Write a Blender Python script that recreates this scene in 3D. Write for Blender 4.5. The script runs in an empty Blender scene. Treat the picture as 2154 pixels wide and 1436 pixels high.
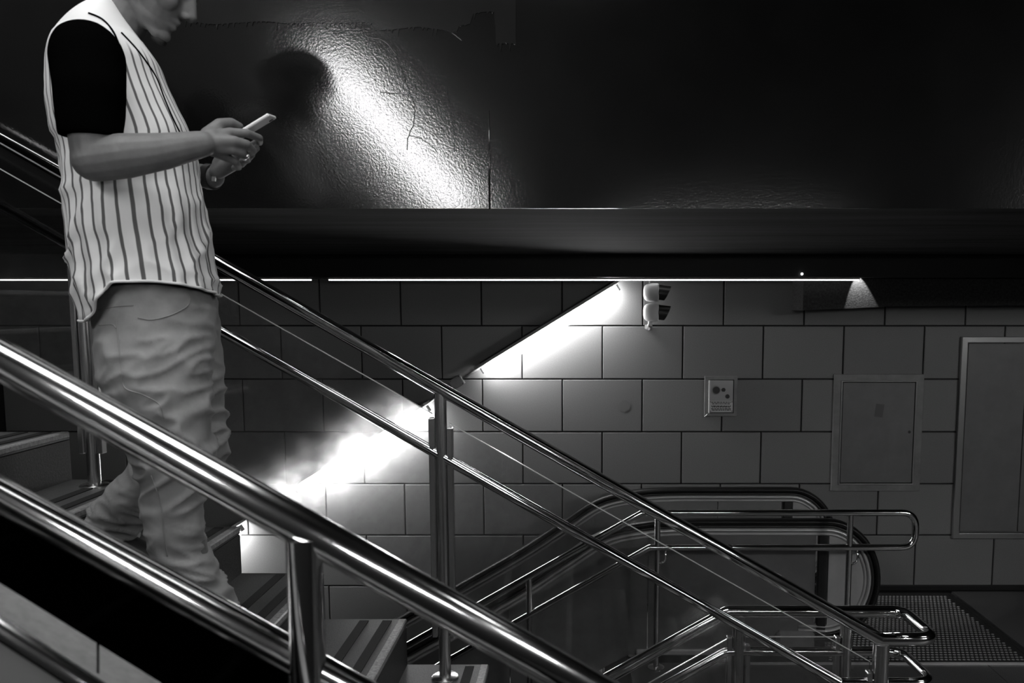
import bpy, bmesh, math, random
from mathutils import Vector, Matrix, noise
from mathutils.bvhtree import BVHTree

random.seed(7)
scene = bpy.context.scene
COL = scene.collection

# ---------------------------------------------------------------- camera, world, exposure
EYE = 2.2                       # camera height above the landing floor
FPX, PPX, PPY = 1700.0, 1222.0, 814.0
TH = math.atan(173.0 / FPX)     # the camera looks slightly down
CT, ST = math.cos(TH), math.sin(TH)

cam_d = bpy.data.cameras.new('camera')
cam_d.sensor_fit = 'HORIZONTAL'
cam_d.sensor_width = 36.0
cam_d.lens = FPX / 2154.0 * 36.0
cam_d.shift_x = -(PPX - 1077.0) / 2154.0
cam_d.shift_y = (PPY - 718.0) / 2154.0
cam_d.clip_start = 0.02
cam_d.dof.use_dof = True
cam_d.dof.focus_distance = 3.6
cam_d.dof.aperture_fstop = 4.5
cam = bpy.data.objects.new('camera', cam_d)
COL.objects.link(cam)
cam.location = (0, 0, EYE)
cam.rotation_euler = (math.pi / 2 - TH, 0, 0)
scene.camera = cam

world = bpy.data.worlds.new('world')
scene.world = world
world.use_nodes = True
world.node_tree.nodes['Background'].inputs[0].default_value = (1, 1, 1, 1)
world.node_tree.nodes['Background'].inputs[1].default_value = 0.001

scene.view_settings.view_transform = 'Standard'
scene.view_settings.look = 'None'
scene.view_settings.gamma = 1.0
scene.view_settings.use_curve_mapping = False
scene.view_settings.exposure = 0.0
scene.cycles.max_bounces = 4
scene.cycles.adaptive_threshold = 0.05
scene.cycles.diffuse_bounces = 1
scene.cycles.glossy_bounces = 3
scene.cycles.transparent_max_bounces = 8
scene.cycles.caustics_reflective = False
scene.cycles.caustics_refractive = False

TUBE_WALL = 42.0      # brightness of the lamps on the tiled wall
TUBE_REAR = 58.0      # brightness of the lamps on the wall behind the photographer
OVER = 8.5             # brightness of the pendant lamps over the stairs


def P(px, py, d):
    """point at depth d (metres in front of the lens plane) whose picture is at pixel px, py"""
    u = (px - PPX) / FPX
    v = (PPY - py) / FPX
    y = CT + v * ST
    z = -ST + v * CT
    return Vector((u * d / y, d, EYE + z * d / y))


# ---------------------------------------------------------------- materials
def mat(name, base=0.5, rough=0.5, metal=0.0, var=0.0, vscale=20.0, bump=0.0, bscale=60.0, bdist=0.002,
        spec=0.5, coat=0.0, stretch=None, detail=4.0, objvar=0.0, rvar=0.0):
    m = bpy.data.materials.new(name)
    m.use_nodes = True
    nt = m.node_tree
    bs = nt.nodes['Principled BSDF']
    bs.inputs['Base Color'].default_value = (base, base, base, 1)
    bs.inputs['Roughness'].default_value = rough
    bs.inputs['Metallic'].default_value = metal
    bs.inputs['Specular IOR Level'].default_value = spec
    bs.inputs['Coat Weight'].default_value = coat
    tc = nt.nodes.new('ShaderNodeTexCoord')
    vec = tc.outputs['Object']
    if stretch:
        mp = nt.nodes.new('ShaderNodeMapping')
        mp.inputs['Scale'].default_value = stretch
        nt.links.new(vec, mp.inputs[0])
        vec = mp.outputs[0]
    if objvar > 0 or var > 0:
        val = None
        if var > 0:
            n = nt.nodes.new('ShaderNodeTexNoise')
            n.inputs['Scale'].default_value = vscale
            n.inputs['Detail'].default_value = detail
            n.inputs['Roughness'].default_value = 0.65
            nt.links.new(vec, n.inputs['Vector'])
            mr = nt.nodes.new('ShaderNodeMapRange')
            mr.inputs['From Min'].default_value = 0.3
            mr.inputs['From Max'].default_value = 0.7
            mr.inputs['To Min'].default_value = base * (1 - var)
            mr.inputs['To Max'].default_value = base * (1 + var)
            nt.links.new(n.outputs['Fac'], mr.inputs['Value'])
            val = mr.outputs[0]
        if objvar > 0:
            oi = nt.nodes.new('ShaderNodeObjectInfo')
            m2 = nt.nodes.new('ShaderNodeMapRange')
            m2.inputs['To Min'].default_value = 1 - objvar
            m2.inputs['To Max'].default_value = 1 + objvar
            nt.links.new(oi.outputs['Random'], m2.inputs['Value'])
            mu = nt.nodes.new('ShaderNodeMath')
            mu.operation = 'MULTIPLY'
            nt.links.new(m2.outputs[0], mu.inputs[0])
            if val is not None:
                nt.links.new(val, mu.inputs[1])
            else:
                mu.inputs[1].default_value = base
            val = mu.outputs[0]
        nt.links.new(val, bs.inputs['Base Color'])
    if rvar > 0:
        n = nt.nodes.new('ShaderNodeTexNoise')
        n.inputs['Scale'].default_value = 6
        n.inputs['Detail'].default_value = 5
        nt.links.new(vec, n.inputs['Vector'])
        mr = nt.nodes.new('ShaderNodeMapRange')
        mr.inputs['From Min'].default_value = 0.3
        mr.inputs['From Max'].default_value = 0.7
        mr.inputs['To Min'].default_value = max(0.02, rough - rvar)
        mr.inputs['To Max'].default_value = rough + rvar
        nt.links.new(n.outputs['Fac'], mr.inputs['Value'])
        nt.links.new(mr.outputs[0], bs.inputs['Roughness'])
    if bump > 0:
        n = nt.nodes.new('ShaderNodeTexNoise')
        n.inputs['Scale'].default_value = bscale
        n.inputs['Detail'].default_value = 3
        nt.links.new(vec, n.inputs['Vector'])
        b = nt.nodes.new('ShaderNodeBump')
        b.inputs['Strength'].default_value = bump
        b.inputs['Distance'].default_value = bdist
        nt.links.new(n.outputs['Fac'], b.inputs['Height'])
        nt.links.new(b.outputs[0], bs.inputs['Normal'])
    return m


def emit_mat(name, strength):
    m = bpy.data.materials.new(name)
    m.use_nodes = True
    nt = m.node_tree
    bs = nt.nodes['Principled BSDF']
    bs.inputs['Base Color'].default_value = (0.8, 0.8, 0.8, 1)
    bs.inputs['Emission Color'].default_value = (1, 1, 1, 1)
    bs.inputs['Emission Strength'].default_value = strength
    return m


def glass_mat(name, tint, gloss, dirt, dirt_rough=True):
    """thin pane: see-through, fresnel reflection, a film of dust that scatters the light"""
    m = bpy.data.materials.new(name)
    m.use_nodes = True
    nt = m.node_tree
    nt.nodes.remove(nt.nodes['Principled BSDF'])
    out = nt.nodes['Material Output']
    tr = nt.nodes.new('ShaderNodeBsdfTransparent')
    tr.inputs[0].default_value = (tint, tint, tint, 1)
    gl = nt.nodes.new('ShaderNodeBsdfGlossy')
    gl.inputs['Roughness'].default_value = 0.02
    gl.inputs[0].default_value = (1, 1, 1, 1)
    lw = nt.nodes.new('ShaderNodeFresnel')
    lw.inputs[0].default_value = 1.5
    mu = nt.nodes.new('ShaderNodeMath')
    mu.operation = 'MULTIPLY'
    mu.inputs[1].default_value = gloss
    nt.links.new(lw.outputs[0], mu.inputs[0])
    mx = nt.nodes.new('ShaderNodeMixShader')
    nt.links.new(mu.outputs[0], mx.inputs[0])
    nt.links.new(tr.outputs[0], mx.inputs[1])
    nt.links.new(gl.outputs[0], mx.inputs[2])
    last = mx
    if dirt > 0:
        df = nt.nodes.new('ShaderNodeBsdfRefraction')
        df.inputs['IOR'].default_value = 1.3
        df.inputs['Roughness'].default_value = 0.42
        n = nt.nodes.new('ShaderNodeTexNoise')
        tc = nt.nodes.new('ShaderNodeTexCoord')
        nt.links.new(tc.outputs['Object'], n.inputs['Vector'])
        n.inputs['Scale'].default_value = 7
        n.inputs['Detail'].default_value = 8
        n.inputs['Roughness'].default_value = 0.7
        mr = nt.nodes.new('ShaderNodeMapRange')
        mr.inputs['From Min'].default_value = 0.42
        mr.inputs['From Max'].default_value = 0.75
        mr.inputs['To Min'].default_value = dirt * 0.35
        mr.inputs['To Max'].default_value = dirt * 2.2
        nt.links.new(n.outputs['Fac'], mr.inputs['Value'])
        m2 = nt.nodes.new('ShaderNodeMixShader')
        nt.links.new(mr.outputs[0], m2.inputs[0])
        nt.links.new(mx.outputs[0], m2.inputs[1])
        nt.links.new(df.outputs[0], m2.inputs[2])
        last = m2
    nt.links.new(last.outputs[0], out.inputs[0])
    return m


M_TILE = mat('stone_tile', 0.20, 0.62, var=0.13, vscale=160, bump=0.15, bscale=220, bdist=0.001, objvar=0.07, spec=0.3)
M_JOINT = mat('dark_joint', 0.015, 0.9)
M_STEEL = mat('polished_steel', 0.80, 0.09, 1.0, rvar=0.035, stretch=(1, 1, 1))
M_STEEL_ROUGH = mat('brushed_steel', 0.62, 0.26, 1.0, bump=0.04, bscale=400)
M_STEEL_FRONT = mat('satin_steel', 0.78, 0.15, 1.0, rvar=0.03)
M_PANEL = mat('dark_gloss_plaster', 0.006, 0.13, var=0.25, vscale=3.0, bump=0.5, bscale=150, bdist=0.0006, spec=0.95)
M_PANEL_OLD = mat('old_gloss_paint', 0.010, 0.16, var=0.3, vscale=3.0, bump=0.5, bscale=200, bdist=0.0005, spec=0.7)
M_SOFFIT = mat('soffit_plaster', 0.055, 0.9, spec=0.1, var=0.5, vscale=2.0, stretch=(0.35, 3, 1), detail=6)
M_BLACK = mat('black_paint', 0.012, 0.6)
M_CONCRETE = mat('rough_concrete', 0.14, 0.9, var=0.3, vscale=40, bump=0.6, bscale=90, bdist=0.004)
M_BEAM = mat('dark_beam_plaster', 0.055, 0.95, var=0.4, vscale=60, bump=0.7, bscale=90, bdist=0.004, spec=0.1)
M_GRANITE = mat('granite_step', 0.08, 0.42, var=0.55, vscale=240, bump=0.3, bscale=180, bdist=0.001, spec=0.6, objvar=0.08)
M_RISER = mat('granite_riser', 0.032, 0.6, var=0.5, vscale=120, bump=0.3, bscale=150)
M_NOSE = mat('worn_nosing', 0.30, 0.4, var=0.4, vscale=90, bump=0.3, bscale=140)
M_STRIP = mat('anti_slip_strip', 0.008, 0.85, bump=0.5, bscale=400)
M_FLOOR = mat('floor_granite', 0.07, 0.45, var=0.6, vscale=220, spec=0.5, objvar=0.05)
M_RUBBER = mat('black_rubber', 0.010, 0.38, spec=0.4)
M_ALU = mat('anodised_aluminium', 0.62, 0.32, 0.5)
M_CLAD = mat('cladding_sheet', 0.16, 0.42, 0.35, var=0.15, vscale=3)
M_CLAD_IN = mat('inner_cladding_sheet', 0.22, 0.45, 0.3, var=0.15, vscale=3)
M_NEWEL = mat('newel_plate', 0.42, 0.4, 0.3, var=0.1, vscale=4)
M_CAB = mat('painted_cabinet', 0.16, 0.45, var=0.12, vscale=5, spec=0.4)
M_CABF = mat('cabinet_frame_paint', 0.20, 0.5, var=0.2, vscale=8)
M_CABE = mat('cabinet_edge_metal', 0.26, 0.35, 0.6)
M_WHITE = mat('white_plastic', 0.80, 0.35)
M_GREYP = mat('grey_plastic', 0.22, 0.5)
M_DARKP = mat('dark_plastic', 0.02, 0.4)
M_PLATE = mat('call_panel_steel', 0.36, 0.38, 0.5)
M_LABELP = mat('engraved_plate', 0.55, 0.5)
M_TUBE = emit_mat('fluorescent_tube', TUBE_WALL)
M_TUBE_R = emit_mat('fluorescent_tube_rear', TUBE_REAR)
M_OVER = emit_mat('pendant_diffuser', OVER)
M_SLOT = emit_mat('light_line', 2.2)
M_LED = emit_mat('indicator_light', 3.0)
M_LENS = emit_mat('signal_lens_glow', 0.45)
M_GLASS = glass_mat('dusty_clear_glass', 0.94, 0.8, 0.10)
M_GLASS_DARK = glass_mat('dark_tinted_glass', 0.05, 1.0, 0.0)
M_GEDGE = mat('polished_glass_edge', 0.45, 0.15, coat=0.5)
M_SKIN = mat('skin', 0.15, 0.48, var=0.12, vscale=30, bump=0.08, bscale=300, bdist=0.001, spec=0.2)
M_HAIR = mat('dark_hair', 0.012, 0.6, bump=0.4, bscale=200)
M_BLACKCLOTH = mat('black_cotton', 0.0015, 1.0, spec=0.0)
M_DENIM = mat('light_denim', 0.28, 0.85, var=0.14, vscale=14, bump=0.25, bscale=420, bdist=0.0006, spec=0.15)
M_STITCH = mat('seam_thread', 0.27, 0.9, spec=0.1)
M_SHOE = mat('dark_shoe', 0.025, 0.5)
M_SOLE = mat('pale_sole', 0.4, 0.6)
M_COPING = mat('stone_coping', 0.20, 0.5, var=0.2, vscale=60)
M_COPING2 = mat('old_glue', 0.11, 0.7)
M_PHONE = mat('white_phone_case', 0.85, 0.25)
M_PHONEBLK = mat('phone_screen_glass', 0.01, 0.08)


# striped jersey: pin stripes follow the cloth (uv: u runs round the body, v from hem to collar)
def jersey_material():
    m = bpy.data.materials.new('pin_striped_cloth')
    m.use_nodes = True
    nt = m.node_tree
    L = nt.links
    bs = nt.nodes['Principled BSDF']
    bs.inputs['Roughness'].default_value = 0.9
    bs.inputs['Specular IOR Level'].default_value = 0.1
    uv = nt.nodes.new('ShaderNodeTexCoord')
    sep = nt.nodes.new('ShaderNodeSeparateXYZ')
    L.new(uv.outputs['UV'], sep.inputs[0])

    def math_(op, a, b=None):
        n = nt.nodes.new('ShaderNodeMath')
        n.operation = op
        for i, x in enumerate((a, b)):
            if x is None:
                continue
            if hasattr(x, 'links'):
                L.new(x, n.inputs[i])
            else:
                n.inputs[i].default_value = x
        return n.outputs[0]
    nz = nt.nodes.new('ShaderNodeTexNoise')
    nz.inputs['Scale'].default_value = 9
    L.new(uv.outputs['Object'], nz.inputs['Vector'])
    wob = math_('MULTIPLY', math_('SUBTRACT', nz.outputs['Fac'], 0.5), 0.22)
    k = math_('ADD', math_('MULTIPLY', sep.outputs[0], 38.0), wob)
    fr = math_('ABSOLUTE', math_('SUBTRACT', math_('FRACT', k), 0.5))
    mr = nt.nodes.new('ShaderNodeMapRange')
    mr.interpolation_type = 'SMOOTHSTEP'
    mr.inputs['From Min'].default_value = 0.095
    mr.inputs['From Max'].default_value = 0.145
    L.new(fr, mr.inputs['Value'])
    fade = nt.nodes.new('ShaderNodeMapRange')        # no stripes on the shoulder yoke
    fade.inputs['From Min'].default_value = 0.80
    fade.inputs['From Max'].default_value = 0.84
    L.new(sep.outputs[1], fade.inputs['Value'])
    st = math_('MAXIMUM', mr.outputs[0], fade.outputs[0])
    n2 = nt.nodes.new('ShaderNodeTexNoise')
    n2.inputs['Scale'].default_value = 60
    L.new(uv.outputs['Object'], n2.inputs['Vector'])
    mix = nt.nodes.new('ShaderNodeMix')
    mix.data_type = 'RGBA'
    mix.inputs[6].default_value = (0.12, 0.12, 0.12, 1)
    mix.inputs[7].default_value = (0.74, 0.74, 0.74, 1)
    L.new(st, mix.inputs[0])
    L.new(mix.outputs[2], bs.inputs['Base Color'])
    b = nt.nodes.new('ShaderNodeBump')
    b.inputs['Strength'].default_value = 0.15
    b.inputs['Distance'].default_value = 0.002
    L.new(n2.outputs['Fac'], b.inputs['Height'])
    L.new(b.outputs[0], bs.inputs['Normal'])
    return m


M_JERSEY = jersey_material()


# ---------------------------------------------------------------- mesh helpers
class MB:
    K = 1.0

    def __init__(self):
        self.v, self.f = [], []

    def add(self, vs, fs):
        o = len(self.v)
        self.v += [tuple(p) for p in vs]
        self.f += [tuple(i + o for i in f) for f in fs]
        return self

    def box(self, x0, x1, y0, y1, z0, z1, ch=0.0):
        if ch <= 0:
            vs = [(x, y, z) for x in (x0, x1) for y in (y0, y1) for z in (z0, z1)]
            fs = [(0, 1, 3, 2), (4, 6, 7, 5), (0, 4, 5, 1), (2, 3, 7, 6), (0, 2, 6, 4), (1, 5, 7, 3)]
            return self.add(vs, fs)
        bm = bmesh.new()
        bmesh.ops.create_cube(bm, size=1.0)
        for v in bm.verts:
            v.co = ((x0 + x1) / 2 + v.co.x * (x1 - x0), (y0 + y1) / 2 + v.co.y * (y1 - y0), (z0 + z1) / 2 + v.co.z * (z1 - z0))
        bmesh.ops.bevel(bm, geom=list(bm.edges), offset=ch, segments=1, affect='EDGES')
        bm.verts.index_update()
        self.add([v.co for v in bm.verts], [[v.index for v in f.verts] for f in bm.faces])
        bm.free()
        return self

    def obox(self, c, ax, ay, az, hx, hy, hz, ch=0.0):
        """box with its own axes"""
        t = MB().box(-hx, hx, -hy, hy, -hz, hz, ch)
        return self.add([c + ax * p[0] + ay * p[1] + az * p[2] for p in t.v], t.f)

    def tube(self, pts, r, seg=20, caps=True, lateral=None, rl=None):
        pts = [Vector(p) for p in pts]
        n = len(pts)
        rs = [q * self.K for q in r] if isinstance(r, (list, tuple)) else [r * self.K] * n
        T = []
        for i in range(n):
            a = pts[max(i - 1, 0)]
            b = pts[min(i + 1, n - 1)]
            T.append((b - a).normalized())
        t0 = T[0]
        ref = Vector(lateral) if lateral else (Vector((0, 1, 0)) if abs(t0.y) < 0.9 else Vector((1, 0, 0)))
        N = (ref - t0 * ref.dot(t0)).normalized()
        vs, fs = [], []
        for i in range(n):
            if lateral:
                N = (ref - T[i] * ref.dot(T[i])).normalized()
            else:
                N = (N - T[i] * N.dot(T[i])).normalized()
            B = T[i].cross(N)
            for k in range(seg):
                a = 2 * math.pi * k / seg
                ra = rl if rl else rs[i]
                vs.append(pts[i] + N * (math.cos(a) * ra) + B * (math.sin(a) * rs[i]))
        for i in range(n - 1):
            for k in range(seg):
                k2 = (k + 1) % seg
                fs.append((i * seg + k, i * seg + k2, (i + 1) * seg + k2, (i + 1) * seg + k))
        if caps:
            fs.append(tuple(range(seg - 1, -1, -1)))
            fs.append(tuple((n - 1) * seg + k for k in range(seg)))
        return self.add(vs, fs)

    def capsule(self, a, ra, b, rb, seg=16, rings=5):
        ra, rb = ra * self.K, rb * self.K
        a, b = Vector(a), Vector(b)
        d = (b - a)
        L = max(d.length, 1e-6)
        d = d / L
        pts, rs = [], []
        for i in range(rings + 1):
            t = math.pi / 2 * i / rings
            pts.append(a - d * (ra * math.cos(t)))
            rs.append(max(ra * math.sin(t), ra * 0.02))
        for i in range(rings + 1):
            t = math.pi / 2 * i / rings
            pts.append(b + d * (rb * math.sin(t)))
            rs.append(max(rb * math.cos(t), rb * 0.02))
        # remove coincident points
        P2, R2 = [pts[0]], [rs[0]]
        for p, r in zip(pts[1:], rs[1:]):
            if (p - P2[-1]).length > 1e-6:
                P2.append(p)
                R2.append(r)
        ref = Vector((0, 1, 0)) if abs(d.y) < 0.9 else Vector((1, 0, 0))
        N = (ref - d * ref.dot(d)).normalized()
        B = d.cross(N)
        vs, fs = [], []
        for p, r in zip(P2, R2):
            for k in range(seg):
                an = 2 * math.pi * k / seg
                vs.append(p + N * (math.cos(an) * r) + B * (math.sin(an) * r))
        m = len(P2)
        for i in range(m - 1):
            for k in range(seg):
                k2 = (k + 1) % seg
                fs.append((i * seg + k, i * seg + k2, (i + 1) * seg + k2, (i + 1) * seg + k))
        fs.append(tuple(range(seg - 1, -1, -1)))
        fs.append(tuple((m - 1) * seg + k for k in range(seg)))
        return self.add(vs, fs)

    def chain(self, pts, rs, seg=16):
        for i in range(len(pts) - 1):
            self.capsule(pts[i], rs[i], pts[i + 1], rs[i + 1], seg)
        return self

    def ellipsoid(self, c, r, R=None, seg=20, rings=12):
        r = [q * self.K for q in r]
        c = Vector(c)
        vs, fs = [], []
        for i in range(1, rings):
            t = math.pi * i / rings
            for k in range(seg):
                a = 2 * math.pi * k / seg
                p = Vector((r[0] * math.sin(t) * math.cos(a), r[1] * math.sin(t) * math.sin(a), r[2] * math.cos(t)))
                if R:
                    p = R @ p
                vs.append(c + p)
        top, bot = Vector((0, 0, r[2])), Vector((0, 0, -r[2]))
        if R:
            top, bot = R @ top, R @ bot
        vs += [c + top, c + bot]
        nt_, nb = len(vs) - 2, len(vs) - 1
        for i in range(rings - 2):
            for k in range(seg):
                k2 = (k + 1) % seg
                fs.append((i * seg + k, (i + 1) * seg + k, (i + 1) * seg + k2, i * seg + k2))
        for k in range(seg):
            k2 = (k + 1) % seg
            fs.append((nt_, k, k2))
            fs.append((nb, (rings - 2) * seg + k2, (rings - 2) * seg + k))
        return self.add(vs, fs)

    def disc(self, c, axis, r, h, seg=24, r2=None):
        """short cylinder (or cone) standing on c along axis"""
        c, axis = Vector(c), Vector(axis).normalized()
        return self.tube([c, c + axis * h], [r, r if r2 is None else r2], seg)

    def prism(self, poly, y0, y1):
        """polygon given as (x, z) pairs, extruded in depth from y0 to y1"""
        n = len(poly)
        vs = [(x, y0, z) for x, z in poly] + [(x, y1, z) for x, z in poly]
        fs = [tuple(range(n)), tuple(range(2 * n - 1, n - 1, -1))]
        for i in range(n):
            j = (i + 1) % n
            fs.append((i, n + i, n + j, j))
        return self.add(vs, fs)


def mesh_of(name, mb, material, smooth=False, fix=True):
    me = bpy.data.meshes.new(name)
    me.from_pydata([tuple(p) for p in mb.v], [], mb.f)
    if fix:
        bm = bmesh.new()
        bm.from_mesh(me)
        bmesh.ops.recalc_face_normals(bm, faces=bm.faces)
        bm.to_mesh(me)
        bm.free()
    if smooth:
        for p in me.polygons:
            p.use_smooth = True
        if smooth == 'auto':
            me.set_sharp_from_angle(angle=math.radians(38))
    me.materials.append(material)
    me.update()
    return me


def world_loc(o):
    v = Vector((0, 0, 0))
    while o is not None:
        v = v + o.location
        o = o.parent
    return v


def link(name, me, parent=None, loc=None):
    o = bpy.data.objects.new(name, me)
    COL.objects.link(o)
    if loc is not None:
        o.location = loc
    if parent is not None:
        o.parent = parent
    return o


def tag(o, label=None, cat=None, group=None, kind=None):
    if label:
        o['label'] = label
    if cat:
        o['category'] = cat
    if group:
        o['group'] = group
    if kind:
        o['kind'] = kind
    return o


def obj(name, mb, material, parent=None, smooth=False, label=None):
    """mesh given in world coordinates; re-based on the parent's place"""
    off = world_loc(parent) if parent else Vector((0, 0, 0))
    if off.length > 0:
        t = MB()
        t.v = [tuple(Vector(p) - off) for p in mb.v]
        t.f = mb.f
        mb = t
    o = link(name, mesh_of(name, mb, material, smooth), parent)
    if label:
        o['label'] = label
    return o


def thing(name, label, cat, loc=(0, 0, 0), group=None):
    o = link(name, None, None, loc)
    o.empty_display_size = 0.1
    return tag(o, label, cat, group)


def fillet(pts, rad, n=7):
    """polyline with rounded corners"""
    pts = [Vector(p) for p in pts]
    rads = rad if isinstance(rad, (list, tuple)) else [rad] * len(pts)
    out = [pts[0]]
    for i in range(1, len(pts) - 1):
        a, b, c = pts[i - 1], pts[i], pts[i + 1]
        u, w = (a - b), (c - b)
        lu, lw = u.length, w.length
        u, w = u / lu, w / lw
        ang = u.angle(w)
        r = rads[i]
        if r <= 0 or abs(math.pi - ang) < 0.02:
            out.append(b)
            continue
        t = min(r / math.tan(ang / 2), lu * 0.48, lw * 0.48)
        p0, p2 = b + u * t, b + w * t
        for k in range(n + 1):
            s = k / n
            out.append(p0 * (1 - s) ** 2 + b * (2 * s * (1 - s)) + p2 * s ** 2)
    out.append(pts[-1])
    return out


def spline(pts, n=8):
    """Catmull-Rom through points (tuples of any length)"""
    out = []
    m = len(pts)
    for i in range(m - 1):
        p0 = pts[max(i - 1, 0)]
        p1, p2 = pts[i], pts[i + 1]
        p3 = pts[min(i + 2, m - 1)]
        for k in range(n):
            t = k / n
            out.append(tuple(0.5 * ((2 * b) + (-a + c) * t + (2 * a - 5 * b + 4 * c - d) * t * t + (-a + 3 * b - 3 * c + d) * t ** 3)
                             for a, b, c, d in zip(p0, p1, p2, p3)))
    out.append(tuple(pts[-1]))
    return out


X_, Y_, Z_ = Vector((1, 0, 0)), Vector((0, 1, 0)), Vector((0, 0, 1))

# ================================================================ THE SETTING
D_WALL = 6.1
D_PANEL = 2.95
Z_SOF = P(1500, 440, D_PANEL).z + 0.003
XL, XR = -6.5, 6.8

# ---- tiled wall at the back
w = MB().box(XL, XR, D_WALL + 0.02, D_WALL + 0.25, -3.2, 5.2)
wall_back = tag(link('wall_back', mesh_of('wall_back', w, M_JOINT)), 'tall wall clad in large grey stone tiles behind the escalator', kind='structure')
TW, TH_ = 0.607, 0.4035
gap = 0.010
tile_me = None
z_row0 = P(1097, 685, D_WALL).z          # a horizontal joint
x_col0 = P(929, 741, D_WALL).x           # an upright joint in the row under it


def tile_mesh(wd, ht):
    t = MB()
    ch = 0.004
    x0, x1, z0, z1 = gap / 2, wd - gap / 2, gap / 2, ht - gap / 2
    yb, yf = 0.02, 0.0
    vs = [(x0, yb, z0), (x1, yb, z0), (x1, yb, z1), (x0, yb, z1),
          (x0, yf + ch, z0), (x1, yf + ch, z0), (x1, yf + ch, z1), (x0, yf + ch, z1),
          (x0 + ch, yf, z0 + ch), (x1 - ch, yf, z0 + ch), (x1 - ch, yf, z1 - ch), (x0 + ch, yf, z1 - ch)]
    fs = [(8, 9, 10, 11)]
    for a in (0, 4):
        for i in range(4):
            j = (i + 1) % 4
            fs.append((a + i, a + j, a + 4 + j, a + 4 + i))
    t.add(vs, fs)
    return mesh_of('tile', t, M_TILE)


tile_me = tile_mesh(TW, TH_)
for r in range(-8, 1):
    # r = 0 is the row above the joint at z_row0, r = -1 the row under it
    zb = z_row0 + r * TH_
    if zb < -1.6:
        continue
    off = 0.0 if r % 2 else TW / 2
    for k in range(-9, 9):
        xb = x_col0 + off + k * TW
        if xb < -4.9 or xb > 3.9:
            continue
        if zb < 0.02 and xb > 1.6:
            continue
        t = link('tile', tile_me, wall_back, (xb, D_WALL, zb))

# ---- floor of the landing
fl = MB().box(0.30, XR, 3.0, D_WALL + 0.02, -0.30, -0.02)
fl.box(0.95, XR, -0.9, 3.0, -0.30, -0.02)
floor = tag(link('floor', mesh_of('floor', fl, M_JOINT)), 'dark granite floor of the landing', kind='structure')
slab_me = {}
for (x0, x1, y0, y1) in ((0.30, 1.40, 3.0, 3.75), (1.40, 2.5, 3.0, 3.75), (2.5, 3.6, 3.0, 3.75), (3.6, 4.7, 3.0, 3.75),
                         (0.30, 1.40, 3.75, 4.80), (1.40, 2.5, 3.75, 4.80), (2.5, 3.6, 3.75, 4.80), (3.6, 4.7, 3.75, 4.80),
                         (2.86, 3.6, 4.80, 6.05), (3.6, 4.7, 4.80, 6.05),
                         (0.95, 1.9, 1.9, 3.0), (1.9, 2.85, 1.9, 3.0), (2.85, 3.8, 1.9, 3.0),
                         (0.95, 1.9, 0.8, 1.9), (1.9, 2.85, 0.8, 1.9), (2.85, 3.8, 0.8, 1.9)):
    key = (round(x1 - x0, 3), round(y1 - y0, 3))
    if key not in slab_me:
        slab_me[key] = mesh_of('slab', MB().box(0.002, key[0] - 0.002, 0.002, key[1] - 0.002, -0.02, 0.0), M_FLOOR)
    link('slab', slab_me[key], floor, (x0, y0, 0))

bb = MB().box(1.75, 4.9, D_WALL - 0.03, D_WALL, 0.0, 0.035)
tag(link('baseboard_back', mesh_of('baseboard_back', bb, M_STRIP)), 'thin dark skirting where tiled wall meets floor', kind='structure')

# ---- glossy dark bulkhead that hangs over the lower flight, and its soffit
pn = MB().box(XL, XR, D_PANEL, D_PANEL + 0.008, Z_SOF, 7.6).box(XL, XR, D_PANEL + 0.008, D_PANEL + 0.12, Z_SOF + 0.2, 7.6)
wall_upper = tag(link('wall_upper', mesh_of('wall_upper', pn, M_PANEL)), 'dark glossy plaster bulkhead wall above the lower flight', kind='structure')
sf = MB().box(XL, XR, D_PANEL + 0.009, D_WALL + 0.02, Z_SOF, Z_SOF + 0.15)
tag(link('ceiling_lower', mesh_of('ceiling_lower', sf, M_SOFFIT)), 'dark streaked soffit under the bulkhead', kind='structure')

# older paint film with a ragged dripping lower edge on the upper left of the bulkhead
xs = [380, 1085]
poly = []
random.seed(3)
top = P(380, -120, D_PANEL)
topr = P(1085, -120, D_PANEL)
poly.append((top.x, top.z))
px = 380
low = []
while px < 1085:
    base = 48 + 14 * noise.noise((px * 0.012, 0, 0)) + (14 if 780 < px < 960 else 0) - (20 if px > 985 else 0)
    if px > 1035:
        base = 92
    drip = random.choice([0, 0, 4, 8, 14]) + random.uniform(-3, 3)
    low.append((px, base))
    low.append((px + 2.5, base + drip))
    low.append((px + 5, base))
    px += random.uniform(7, 13)
low.append((1085, 92))
for q in low:
    p = P(q[0], q[1], D_PANEL)
    poly.append((p.x, p.z))
poly.append((topr.x, topr.z))
flm = MB().prism(poly, D_PANEL - 0.0025, D_PANEL + 0.01)
obj('paint_film', flm, M_PANEL_OLD, wall_upper)
# fine cracks that stand up as ridges
crack_paths = [
    [(700, 72), (730, 64), (770, 62)],
    [(770, 80), (805, 86), (830, 112), (846, 146), (856, 180), (869, 212), (873, 234), (869, 262), (858, 290), (857, 316)],
    [(934, 180), (943, 205), (947, 235), (952, 268), (956, 300), (955, 318)],
    [(800, 193), (838, 197), (862, 199), (869, 212), (895, 206)],
    [(940, 55), (955, 72), (972, 86)],
    [(870, 240), (890, 250), (905, 262), (930, 270)],
    [(868, 256), (893, 272), (912, 280), (936, 283)],
    [(862, 285), (885, 292), (905, 305), (918, 318)],
]
for path in crack_paths:
    pts = [P(x + random.uniform(-1.2, 1.2), y + random.uniform(-1.2, 1.2), D_PANEL - 0.0005) for x, y in spline(path, 5)]
    obj('crack', MB().tube(pts, 0.0016, 6), M_PANEL, wall_upper, True)
a, b = P(1029, 232, D_PANEL), P(1030, 440, D_PANEL)
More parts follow.
